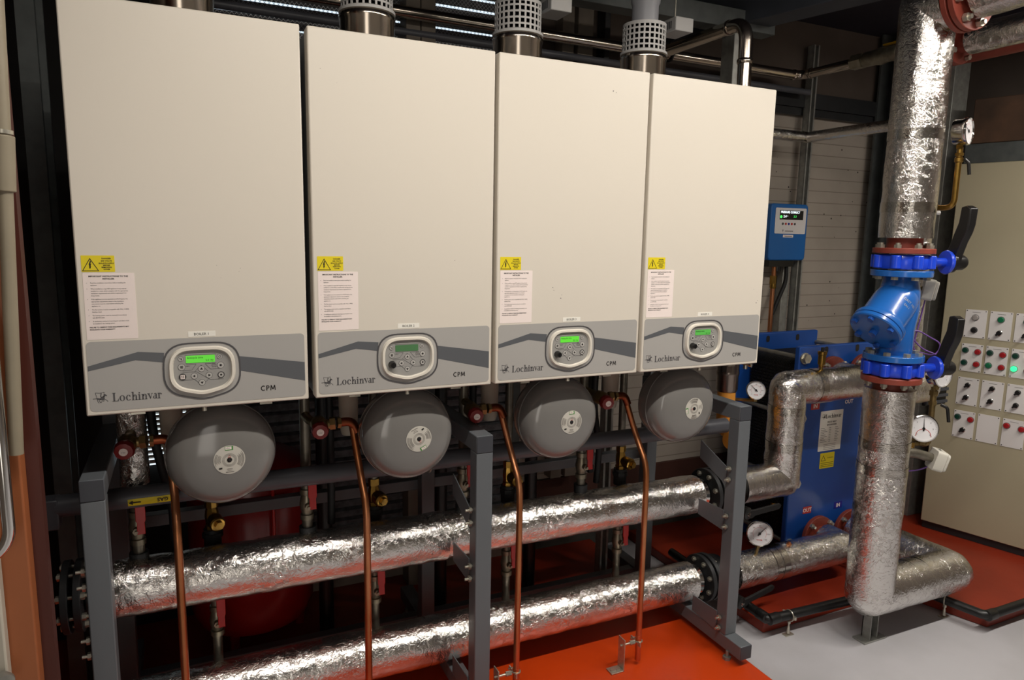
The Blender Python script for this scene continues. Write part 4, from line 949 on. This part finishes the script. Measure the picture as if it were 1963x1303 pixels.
mb = MB().mat('yellow').prism(rr(2.986, 3.083, .478, .556, .002, 2), FRONT((0, HY, 0)), .0002, .0012).mat('ink').band([(3.008, .546), (2.992, .516), (3.024, .516)], [(3.008, .540), (2.996, .5185), (3.020, .5185)], FRONT((0, HY-.0015, 0)), 0).text('WARNING', .0085, FRONT((0, HY-.0015, 0)), 3.054, .527, 0, 'CENTER')
for k in range(3): mb.line([(2.993, .505-k*.009), (3.076, .505-k*.009)], .002, FRONT((0, HY-.0015, 0)))
mb.build('warning_label', None, t, smooth=False)
for s_, x, zz, bg in (('IN', 2.924, .782, 'red_print'), ('OUT', 3.151, .786, 'blue_dark'), ('OUT', 2.928, .260, 'red_print'), ('IN', 3.141, .254, 'ink_blue')):
    if bg == 'ink_blue' and bg not in MATS: mat('ink_blue', '24248A', .5)
    mb = MB().mat(bg).prism(rr(x-.028, x+.028, zz, zz+.035, .002, 2), FRONT((0, HY, 0)), .0002, .0010).mat('label_white').text(s_, .027, FRONT((0, HY-.0014, 0)), x, zz+.008, 0, 'CENTER', bold=.0008)
    mb.build('port_sticker', None, t, smooth=False)
for x in (HX0+.05, HX1-.05):
    MB().box(x-.04, x+.04, HY-.03, HY+.06, .009, .030).build('foot', 'blue_dark', t)

# ================================================================ the silver riser
RXC, RYC, RR = 2.69, -.045, .0915
t = foil_pipe('insulated_riser', 'lower half of the big silver riser standing on a strut foot', [(PX[1], HY-.088, PZL), (PX[1], RYC-.005, PZL+.008), (RXC, RYC, PZL+.008), (RXC, RYC, 1.022)], RR, .004, .0018, seams=[((2.93, RYC, PZL+.008), (1, 0, 0)), ((3.0, RYC, PZL+.008), (1, 0, 0)), ((RXC, RYC, .70), (0, 0, 1)), ((RXC, RYC, .80), (0, 0, 1))], n=56)
s = thing('pipe_support', 'short strut post with base plate under the big silver riser', 'support', (RXC+.03, RYC, -.04))
MB().box(RXC+.005, RXC+.009, RYC-.02, RYC+.02, -.034, .085).box(RXC+.046, RXC+.050, RYC-.02, RYC+.02, -.034, .085).box(RXC+.005, RXC+.050, RYC+.016, RYC+.020, -.034, .085).build('strut_post', 'galv', s)
MB().box(RXC-.035, RXC+.095, RYC-.03, RYC+.03, -.0395, -.033).build('base_plate', 'galv', s, bevel=.001)
MB().cyl((RXC+.073, RYC, -.033), (RXC+.073, RYC, -.028), .012, 6).build('anchor_bolt', 'zinc_dull', s)
t = foil_pipe('insulated_riser', 'upper half of the big silver riser, above the blue valves', [(RXC, RYC, 1.598), (RXC, RYC, 2.42), (RXC, RYC-.100, 2.42)], RR+.0015, .004, .0020, seams=[((RXC, RYC, 1.97), (0, 0, 1)), ((RXC, RYC, 1.71), (0, 0, 1))], n=56)
MB().cyl((RXC+.080, RYC-.035, 1.694), (RXC+.110, RYC-.050, 1.694), .008, 6).build('probe_plug', 'chrome', t)
# run towards the viewer from the top
u = thing('insulated_pipe', 'big foil-wrapped pipe with red flanges leaving the riser top towards the right edge', 'pipe', (RXC, -.2, 2.42))
MB().tube([(RXC, -.235, 2.42), (RXC, -.95, 2.43)], RR*.93, 48, step=.015, wob=.002).build('foil_jacket', 'foil', u, sharp=60)
for y0 in (-.163, -.190): MB().lathe([(.05, 0), (.118, 0), (.118, .020), (.05, .020)], (RXC, y0, 2.42), (0, -1, 0), 48).build('flange', 'flange_red', u, bevel=.002)
MB().cyl((RXC, -.152, 2.42), (RXC, -.24, 2.42), .055, 30).build('neck', 'flange_red', u)
for k in range(8):
    a = 2*PI*k/8+.3; q = V((RXC+.097*math.cos(a), -.212, 2.42+.097*math.sin(a))); MB().hexn(q, q+V((0, -.016, 0)), .0145).cyl(q+V((0, -.016, 0)), q+V((0, -.026, 0)), .008, 10).build('flange_bolt', 'zinc', u)
MB().lathe([(.093, 0), (.099, .004), (.099, .014), (.093, .018)], (RXC, -.147, 2.42), (0, -1, 0), 44).build('insulation_edge', 'brass_dull', u)
# second riser behind
X2, Y2 = 3.02, .165
foil_pipe('insulated_riser', 'second silver riser half hidden behind the blue strainer', [(PX[1], HY-.088, PZU), (PX[1], Y2, PZU), (X2, Y2, PZU), (X2, Y2, 2.36), (X2, Y2-.085, 2.36)], .0765, .004, .002)
u = thing('insulated_pipe', 'smaller foil-wrapped pipe just below the big flanged one at the right edge', 'pipe', (X2, 0, 2.30))
MB().tube([(X2, .0, 2.36), (X2, -1.0, 2.37)], .054, 36, step=.015, wob=.0018).build('foil_jacket', 'foil', u, sharp=60)
MB().lathe([(.04, 0), (.082, 0), (.082, .022), (.04, .022)], (X2, .062, 2.36), (0, -1, 0), 44).build('flange', 'flange_red', u, bevel=.002)
MB().cyl((X2, .078, 2.36), (X2, .0, 2.36), .040, 26).build('neck', 'flange_red', u)
for k in range(4): MB().hexn((X2+.066*math.cos(k*PI/2+.6), .040, 2.36+.066*math.sin(k*PI/2+.6)), (X2+.066*math.cos(k*PI/2+.6), .024, 2.36+.066*math.sin(k*PI/2+.6)), .011).build('flange_bolt', 'zinc', u)
tag(MB().tube([(3.30, .4, 2.395), (3.30, -1.2, 2.40)], .05, 24).build('red_pipe', 'flange_red'), 'dark red pipe in the shade below the silver pipes at the top right', 'pipe')

# butterfly valves and strainer
def butterfly(label, zc, top_m, bot_m, lift):
    """lugged wafer valve between two flanges; zc = middle of the blue body"""
    t = thing('butterfly_valve', label, 'valve', (RXC, RYC, zc)); h = .0265
    MB().lathe([(.05, -h), (.088, -h), (.092, -h+.006), (.092, h-.006), (.088, h), (.05, h)], (RXC, RYC, zc), (0, 0, 1), 48).build('body', 'blue_valve', t)
    for k in range(8):
        a = 2*PI*(k+.5)/8; MB().cyl((RXC+.094*math.cos(a), RYC+.094*math.sin(a), zc-h+.002), (RXC+.094*math.cos(a), RYC+.094*math.sin(a), zc+h-.002), .0185, 16).build('lug', 'blue_valve', t, bevel=.003)
    ax = V((.93, -.37, 0)).normalized(); p = V((RXC, RYC, zc)); q0, q1, q2 = p+ax*.085, p+ax*.165, p+ax*.178
    MB().cyl(q0, q1, .0165, 20).build('neck', 'blue_valve', t)
    MB().lathe([(.02, 0), (.043, .0), (.046, .006), (.043, .014), (.02, .014)], q1, ax, 32).build('neck_flange', 'blue_valve', t)
    MB().lathe([(.038, 0), (.041, .004), (.040, .014), (.030, .018), (.029, .052), (.022, .064), (.010, .068), (.001, .068)], q1+ax*.015, ax, 28).build('hub', 'knob_black', t)
    # lever: cranked black grip rising from the hub
    side = ax.cross(V((0, 0, 1))).normalized()
    Ml = frameM(q1+ax*.036, side, (0, 0, 1), ax)
    lv = MB().prism([(-.026, -.014), (.024, -.018), (.036, .030), (.054, .075), (.074, .110), (.084, .140), (.088, .200), (.060, .210), (.036, .206), (.030, .150), (.012, .110), (-.006, .065), (-.026, .030)], Ml, -.020, .010)
    lv.build('lever', 'knob_black', t, bevel=.004)
    MB().prism([(.040, .125), (.036, .150), (.038, .190), (.028, .198), (.020, .190), (.018, .170), (.022, .150), (.018, .135), (.026, .122)], Ml, -.004, .006).build('trigger', 'knob_black', t, bevel=.002)
    return t
zt, zb = 1.510, 1.102
butterfly('upper blue butterfly valve with a black lever on the big silver riser', zt, None, None, 0)
butterfly('lower blue butterfly valve with a black lever on the big silver riser', zb, None, None, 0)
def disc(name, label, z0, z1, m, r=.1065):
    t = thing(name, label, 'flange', (RXC, RYC, z0))
    MB().lathe([(.055, 0), (r, 0), (r, z1-z0), (.055, z1-z0)], (RXC, RYC, z0), (0, 0, 1), 56).build('disc', m, t, bevel=.002); return t
f = disc('pipe_flange', 'red pipe flange on top of the upper blue butterfly valve', 1.5405, 1.5605, 'flange_red')
MB().cyl((RXC, RYC, 1.56), (RXC, RYC, 1.60), .062, 36).build('neck', 'flange_red', f)
for k in range(8):
    a = 2*PI*(k+.5)/8; x, y = RXC+.088*math.cos(a), RYC+.088*math.sin(a)
    MB().hexn((x, y, 1.5605), (x, y, 1.573), .0135).cyl((x, y, 1.573), (x, y, 1.580), .008, 12).build('bolt', 'zinc', f)
f = disc('pipe_flange', 'red pipe flange under the lower blue butterfly valve', 1.050, 1.072, 'flange_red')
MB().cyl((RXC, RYC, 1.02), (RXC, RYC, 1.05), .062, 36).build('neck', 'flange_red', f)
for k in range(8):
    a = 2*PI*(k+.5)/8; x, y = RXC+.088*math.cos(a), RYC+.088*math.sin(a)
    MB().hexn((x, y, 1.037), (x, y, 1.050), .0135).cyl((x, y, 1.030), (x, y, 1.037), .008, 12).build('bolt', 'zinc', f)
s = thing('y_strainer', 'blue cast Y strainer with a slanting bolted cap between the two butterfly valves', 'strainer', (RXC, RYC, 1.3))
MB().lathe([(.055, 1.455), (.1065, 1.455), (.1065, 1.478), (.055, 1.478)], (RXC, RYC, 0), (0, 0, 1), 56).build('top_flange', 'blue_paint', s, bevel=.002)
MB().lathe([(.055, 1.134), (.1065, 1.134), (.1065, 1.157), (.055, 1.157)], (RXC, RYC, 0), (0, 0, 1), 56).build('bottom_flange', 'blue_paint', s, bevel=.002)
MB().lathe([(.060, 1.157), (.064, 1.17), (.064, 1.25), (.074, 1.33), (.070, 1.40), (.062, 1.44), (.060, 1.456)], (RXC, RYC, 0), (0, 0, 1), 48).build('body', 'blue_paint', s)
ax = V((-.72, -.06, -.69)).normalized(); o_ = V((RXC, RYC, 1.378))
MB().lathe([(.02, -.035), (.055, -.028), (.074, .0), (.080, .04), (.080, .125), (.084, .138), (.088, .146)], o_, ax, 52).build('strainer_leg', 'blue_paint', s)
MB().lathe([(.05, .146), (.094, .146), (.095, .150), (.095, .164), (.05, .165)], o_, ax, 56).build('leg_flange', 'blue_paint', s, bevel=.001)
cp = MB().lathe([(.05, .167), (.095, .167), (.095, .181), (.091, .185), (.001, .186)], o_, ax, 56).build('leg_cap', 'blue_paint', s, bevel=.001)
a_, b_, u_ = basis(ax)
for k in range(6):
    d_ = (math.cos(k*PI/3+.3)*a_+math.sin(k*PI/3+.3)*b_)*.077; MB().hexn(o_+d_+u_*.185, o_+d_+u_*.197, .012).build('cap_bolt', 'blue_dark', cp)
MB().hexn(o_+u_*.185, o_+u_*.204, .015).build('drain_plug', 'blue_dark', cp)
# raised casting marks
n1 = V((-.55, -.83, 0)); n1 = (n1-u_*n1.dot(u_)).normalized(); n2 = n1.cross(u_)
if n2.x < 0: n2 = -n2
cm = MB().text('CAST 105', .0135, Matrix.Identity(4), -.034, .006, 0, bold=.0002).text('DN 1', .012, Matrix.Identity(4), -.022, -.014, 0, bold=.0002)
cm.v = [tuple(o_+u_*(.060-p[1])+(n1*math.cos(p[0]/.0804+.25)+n2*math.sin(p[0]/.0804+.25))*.0806) for p in cm.v]
cm.build('casting_marks', 'mesh_wire', s, smooth=False)
for k in range(8):
    a = 2*PI*(k+.5)/8; x, y = RXC+.088*math.cos(a), RYC+.088*math.sin(a)
    MB().hexn((x, y, 1.443), (x, y, 1.455), .0135).build('bolt', 'zinc', s); MB().hexn((x, y, 1.157), (x, y, 1.169), .0135).build('bolt', 'zinc', s)

# sensors and gauges on the risers
def actuator(name, label, c, ax, wire, txt=None, stub=None):
    c = V(c); ax = V(ax).normalized(); a_, b_, u_ = basis(ax); t = thing(name, label, 'sensor', tuple(c))
    Mh = frameM(c, a_, b_, u_)
    hd = MB().mat('actuator_white').prism(rr(-.040, .040, -.042, .042, .012, 4), Mh, 0, .040).prism(rr(-.036, .036, -.037, .037, .012, 4), Mh, .040, .052)
    hd.build('head', None, t, bevel=.003)
    if txt: MB().text(txt, .017, frameM(c+b_*.0428+u_*.008, -a_, u_, b_), -.012, .005, 0, bold=.0008).build('handwriting', 'ink', t, smooth=False)
    if stub: MB().tube([c+u_*.002, V(stub)], .009, 14).build('stub', 'brass_dull', t)
    MB().tube(wire, .0028, 8, .03, 8).build('cable', 'purple_wire', t)
    return t
actuator('temperature_sensor', 'small white plastic sensor box beside the blue strainer with a purple wire', (2.905, .015, 1.400), (.62, -.72, -.15), [(2.905, -.005, 1.372), (2.885, .0, 1.25), (2.875, .01, 1.15), (2.95, -.04, 1.13), (2.97, -.05, 1.18), (2.88, .0, 1.235), (2.845, .01, 1.22), (2.89, -.02, 1.16), (2.955, -.05, 1.135)], stub=(2.966, .106, 1.40))
t = thing('drain_fitting', 'stub with metal tee sticking out of the lower silver riser', 'fitting', (2.80, -.05, .735))
MB().cyl((2.781, -.045, .745), (2.815, -.050, .745), .011, 16).build('nipple', 'brass_dull', t)
MB().tube([(2.815, -.05, .745), (2.86, -.055, .742), (2.942, -.073, .717)], .019, 18, .02).build('tee', 'steel_pipe', t)
MB().cyl((2.87, -.03, .745), (2.87, -.03, .78), .016, 16).build('gauge_boss', 'brass', t)
actuator('valve_actuator', 'white plastic actuator head with black handwriting beside the lower silver riser', (2.945, -.075, .715), (.80, -.55, -.25), [(2.975, -.07, .69), (2.93, -.05, .66), (2.86, -.03, .655), (2.80, -.02, .66)], 'Ret')
gauge('pressure_gauge', 'round dial gauge with a red half ring right of the lower silver riser', (2.905, -.055, .838), (-.62, -.76, .12), .0555, 90, 1, (2.87, -.03, .77), stem_r=.011)
g = thing('gauge_siphon', 'brass pigtail siphon hanging off the upper silver riser', 'pipe', (2.80, -.04, 1.8))
MB().tube([(2.786, -.03, 1.835), (2.862, -.02, 1.850), (2.862, -.02, 1.715), (2.862, -.105, 1.715), (2.862, -.105, 1.935)], .0105, 16, .036, 10).build('tube', 'brass', g)
MB().hexn((2.862, -.105, 1.905), (2.862, -.105, 1.915), .016).lathe([(.011, 0), (.015, .004), (.015, .016), (.011, .02)], (2.862, -.105, 1.880), (0, 0, 1), 18).build('cock', 'brass', g)
MB().tube([(2.872, -.122, 1.892), (2.878, -.132, 1.880), (2.884, -.136, 1.835)], .006, 12, .008).build('cock_lever', 'knob_black', g)
gauge('pressure_gauge', 'pressure gauge seen side-on at the top of the brass pigtail', (2.862, -.128, 1.992), (.28, -.95, .02), .0505, 160, 2, (2.862, -.105, 1.93), depth=.045, stem_m='brass')
g = thing('gauge_cock', 'brass gauge cock and upright tube below the gauge half hidden by the lower black lever', 'pipe', (3.02, -.02, .8))
MB().tube([(3.02, .13, .74), (3.02, -.005, .74), (3.02, -.005, .99)], .012, 14, .03).hexn((3.02, -.005, .955), (3.02, -.005, .975), .018).hexn((3.02, -.005, .915), (3.02, -.005, .930), .017).build('tube', 'brass_dull', g)
MB().tube([(3.035, -.03, .92), (3.05, -.05, .91), (3.058, -.056, .85)], .0065, 12, .01).build('cock_lever', 'knob_black', g)
gauge('pressure_gauge', 'dial gauge half hidden behind the lower black valve lever', (3.02, -.035, 1.050), (-.02, -1, .02), .055, 200, 2, (3.02, -.005, .98), depth=.045)

# black waste pipe along the plinths
t = thing('waste_pipe', 'black plastic waste pipe running along the front of the red plinths', 'pipe', (2.3, .1, .03))
MB().tube([(2.315, .75, .062), (2.315, .115, .048), (3.135, .085, .040), (3.205, -.215, .038), (3.93, -.222, .042)], .0195, 20, .030, 6).build('pipe', 'black_plastic', t)
for p, d_ in (((2.345, .1135, .048), (1, 0, 0)), ((2.315, .15, .049), (0, 1, 0)), ((3.235, -.2153, .038), (1, 0, 0))): MB().lathe([(.0195, -.03), (.0225, -.028), (.0225, .02), (.0195, .024)], p, d_, 22).build('socket', 'black_plastic', t)
for x, y, lab in ((2.425, .108, 'zinc pipe clip on a threaded stud holding the black waste pipe left of the riser'), (3.172, -.06, 'zinc pipe clip on a threaded stud beside the right-hand red plinth')):
    c = thing('pipe_clip', lab, 'clip', (x, y, -.04), 'zinc clips under the waste pipe')
    ds = (1, 0, 0) if x < 3 else (.3, -.95, 0)
    a_, b_, u_ = basis(ds); zc = .0455 if x < 3 else .039
    MB().tube([V((x, y, zc))+(a_*math.cos(k*PI/12)+b_*math.sin(k*PI/12))*.0225 for k in range(25)], .0028, 8).cyl((x, y-.030, zc-.004), (x, y-.030, zc+.008), .006, 10).cyl((x, y+.030, zc-.004), (x, y+.030, zc+.008), .006, 10).build('ring', 'zinc', c)
    MB().cyl((x, y, -.03), (x, y, zc-.022), .004, 10).hexn((x, y, zc-.034), (x, y, zc-.024), .008).lathe([(.008, -.033), (.006, -.01), (.004, 0)], (x, y, 0), (0, 0, 1), 12).build('stud', 'zinc', c)
    MB().box(x-.022, x+.022, y-.012, y+.012, -.0395, -.036).build('foot', 'zinc', c)

# ================================================================ wall-mounted pressure unit
t = thing('pressurisation_unit', 'blue wall unit with a display reading PRESSURE CORRECT right of BOILER 4', 'controller', (3.24, 1.08, 1.45))
UX0, UX1, UZ0, UZ1, UY = 3.085, 3.355, 1.470, 1.775, 1.03
MB().prism(rr(UX0, UX1, UZ0, UZ1, .02, 4), FRONT((0, UY, 0)), -.06, 0).build('case', 'blue_plastic', t, bevel=.006)
fp = MB().mat('cabinet_plate').prism(rr(UX0+.03, UX1-.015, UZ0+.145, UZ1-.022, .006, 3), FRONT((0, UY, 0)), 0, .002).mat('outline_grey')
fo = fp.build('front_panel', None, t, smooth=False)
Mq = FRONT((0, UY-.0026, 0)); sc = MB().mat('knob_black').flat([(UX0+.060, UZ1-.085), (UX1-.038, UZ1-.085), (UX1-.038, UZ1-.035), (UX0+.060, UZ1-.035)], Mq)
mat('screen_text', 'DDEBEE', .4, emit=1.1); mat('screen_green', '48D060', .4, emit=1.0, emitcol='40D858')
Mq2 = FRONT((0, UY-.0030, 0)); sc.mat('screen_text').text('PRESSURE CORRECT', .0165, Mq2, UX0+.066, UZ1-.050, 0, sx=.92, bold=.0004).text('2.4', .018, Mq2, UX0+.086, UZ1-.073, 0, bold=.0004).text('bar', .007, Mq2, UX0+.112, UZ1-.067, 0)
sc.mat('screen_green').text('3.3', .018, Mq2, UX0+.160, UZ1-.073, 0).flat(circ(UX0+.070, UZ1-.070, .0085, 16), Mq2); sc.build('screen', None, fo, smooth=False)
for k, m_ in enumerate(('outline_grey', 'red_print', 'ink_blue', 'red_print', 'outline_grey')): MB().mat(m_).prism(circ(UX0+.085+k*.022, UZ1-.107, .0065, 16), FRONT((0, UY, 0)), .002, .004).build('key', None, fo, smooth=False)
MB().mat('ink').text('Y', .016, Mq, UX0+.085, UZ1-.150, 0, bold=.0006).mat('ink_grey').line([(UX0+.105, UZ1-.146), (UX0+.165, UZ1-.146)], .004, Mq).build('unit_logo', None, fo, smooth=False)
MB().mat('label_white').prism(rr(UX0+.095, UX0+.170, UZ0+.125, UZ0+.139, .001, 2), FRONT((0, UY, 0)), 0, .001).mat('ink').line([(UX0+.105, UZ0+.132), (UX0+.160, UZ0+.132)], .003, Mq).build('small_sticker', None, t, smooth=False)
MB().box(UX0+.02, UX0+.20, UY+.01, UY+.05, UZ0-.035, UZ0+.002).cyl((UX0+.10, UY+.03, UZ0-.06), (UX0+.10, UY+.03, UZ0-.03), .022, 14).build('connector', 'knob_black', t)
tag(MB().tube([(UX0+.17, 1.06, UZ0-.034), (UX0+.175, 1.06, UZ0-.12), (UX0+.14, 1.065, UZ0-.20), (UX0+.10, 1.07, UZ0-.30)], .011, 12, .06).build('black_cable', 'black_rubber'), 'black cable looping down from the blue pressure unit', 'cable')
c = thing('copper_feed_pipe', 'copper pipe with brass coupling running down below the blue pressure unit', 'pipe', (3.165, 1.06, .5))
MB().tube([(3.165, 1.06, 1.435), (3.165, 1.06, .45)], .012, 14).build('pipe', 'copper', c)
MB().hexn((3.165, 1.06, 1.34), (3.165, 1.06, 1.385), .020).lathe([(.016, 0), (.018, .01), (.016, .03)], (3.165, 1.06, 1.315), (0, 0, 1), 16).build('coupling', 'brass', c)

# ================================================================ control cabinet
th = .276; P0 = V((3.9, .4476, 0)); dd = V((math.sin(th), -math.cos(th), 0)); up = V((0, 0, 1)); nf = V((-math.cos(th), -math.sin(th), 0))
def CM(s=0, z=0, off=0): return frameM(P0+dd*s+up*z+nf*off, dd, up, nf)
t = thing('control_cabinet', 'beige control cabinet with rows of lamps and selector switches at the right edge', 'cabinet', tuple(P0+dd*.6-nf*.15))
MB().box(-.105, .93, .055, 1.985, -.30, 0, CM()).build('body', 'cabinet_beige', t, bevel=.004)
MB().box(-.10, .92, .013, .055, -.28, -.018, CM()).build('plinth', 'dark_steel', t)
def lamp(par, x, y, m, r=.0125):
    b = MB().mat('outline_grey').lathe([(r*1.12, 0), (r*1.12, .004), (r, .005)], CM() @ V((x, y, 0)), nf, 22).mat(m).lathe([(r*.98, .004), (r*.98, .010), (r*.8, .014), (.001, .015)], CM() @ V((x, y, 0)), nf, 22)
    b.build('indicator_lamp', None, par)
def switch(par, x, y, a=225):
    o = CM() @ V((x, y, 0)); b = MB().mat('chrome').lathe([(.0135, 0), (.0135, .006), (.011, .008)], o, nf, 22).mat('knob_black').lathe([(.0115, .006), (.0115, .016), (.001, .017)], o, nf, 20)
    r_ = math.radians(a); dx, dy = math.cos(r_), math.sin(r_); b.prism([(x+dx*.016-dy*.004, y+dy*.016+dx*.004), (x-dx*.011-dy*.005, y-dy*.011+dx*.005), (x-dx*.011+dy*.005, y-dy*.011-dx*.005), (x+dx*.016+dy*.004, y+dy*.016-dx*.004)], CM(), .008, .024)
    b.build('selector_switch', None, par)
W_, H_, PC, PRW = .096, .145, .110, .1786
Zt = .0935+1.15
spec = {0: [('wK',), ('gS',), ('gS',), ('gS',)], 1: [('4d',), ('4m',), ('4l',), ('4m',)], 2: [('SS',)]*4, 3: [('grS',), ('',), ('rr',), ('rr',)]}
for r in range(4):
    for k in range(4):
        x0 = k*PC; zt_ = Zt-r*PRW; kind = spec[r][k][0]
        pt = MB().mat('cabinet_plate').box(x0, x0+W_, zt_-H_, zt_, 0, .0025, CM()).mat('ink')
        for a_, b_ in ((.006, .006), (W_-.006, .006), (.006, H_-.006), (W_-.006, H_-.006)): pt.prism(circ(x0+a_, zt_-b_, .0028, 8), CM(), .0025, .0038)
        pt.mat('ink_grey')
        if kind: pt.line([(x0+.03, zt_-.013), (x0+.066, zt_-.013)], .002, CM(), .0029)
        p = pt.build('control_plate', None, t, smooth=False)
        xl, xr_ = x0+.018, x0+.078; mid = x0+.048
        if kind == 'wK': lamp(p, mid-.002, zt_-.040, 'lamp_white', .0145); lamp(p, mid-.002, zt_-.105, 'knob_black', .0145)
        elif kind == 'gS': lamp(p, mid, zt_-.040, 'lamp_green', .0150); switch(p, mid, zt_-.108)
        elif kind[0:1] == '4':
            lamp(p, xl, zt_-.035, 'lamp_green_dark', .0145); lamp(p, xr_-.004, zt_-.038, 'lamp_red', .0145)
            lamp(p, xl, zt_-.100, {'d': 'lamp_green_dark', 'm': 'lamp_green', 'l': 'lamp_green_lit'}[kind[1]], .0145); lamp(p, xr_-.004, zt_-.103, 'lamp_red', .0145)
        elif kind == 'SS': switch(p, mid, zt_-.038); switch(p, mid-.002, zt_-.104)
        elif kind == 'grS': lamp(p, xl, zt_-.035, 'lamp_green_dark', .0145); lamp(p, xr_, zt_-.040, 'lamp_red', .0145); switch(p, mid, zt_-.100)
        elif kind == 'rr': lamp(p, xl, zt_-.036, 'lamp_red', .0145); lamp(p, xr_+.004, zt_-.042, 'lamp_red', .0145)
# above the cabinet
tag(MB().box(-.10, .90, 1.9865, 2.085, -.28, -.03, CM()).build('cable_trunking', 'galv_dark', bevel=.003), 'dark grey trunking lying along the top of the beige cabinet', 'trunking')
tag(MB().box(-.085, .70, 2.087, 2.31, -.20, -.05, CM()).build('cardboard_box', 'cardboard', bevel=.004), 'torn brown cardboard box on the trunking above the beige cabinet', 'box')

t = thing('cable_tray', 'black perforated tray stub behind the gauge right of the lower riser', 'tray', (3.22, .16, 1.0))
MB().box(3.19, 3.33, .14, .155, .86, 1.00).build('tray_plate', 'black_plastic', t)
for r in range(5): MB().box(3.188, 3.332, .132, .142, .868+r*.028, .880+r*.028).build('tray_rib', 'frame_cap', t)
MB().tube([(3.295, .157, .93), (3.97, .675, .93)], .008, 10).build('tray_arm', 'black_plastic', t)
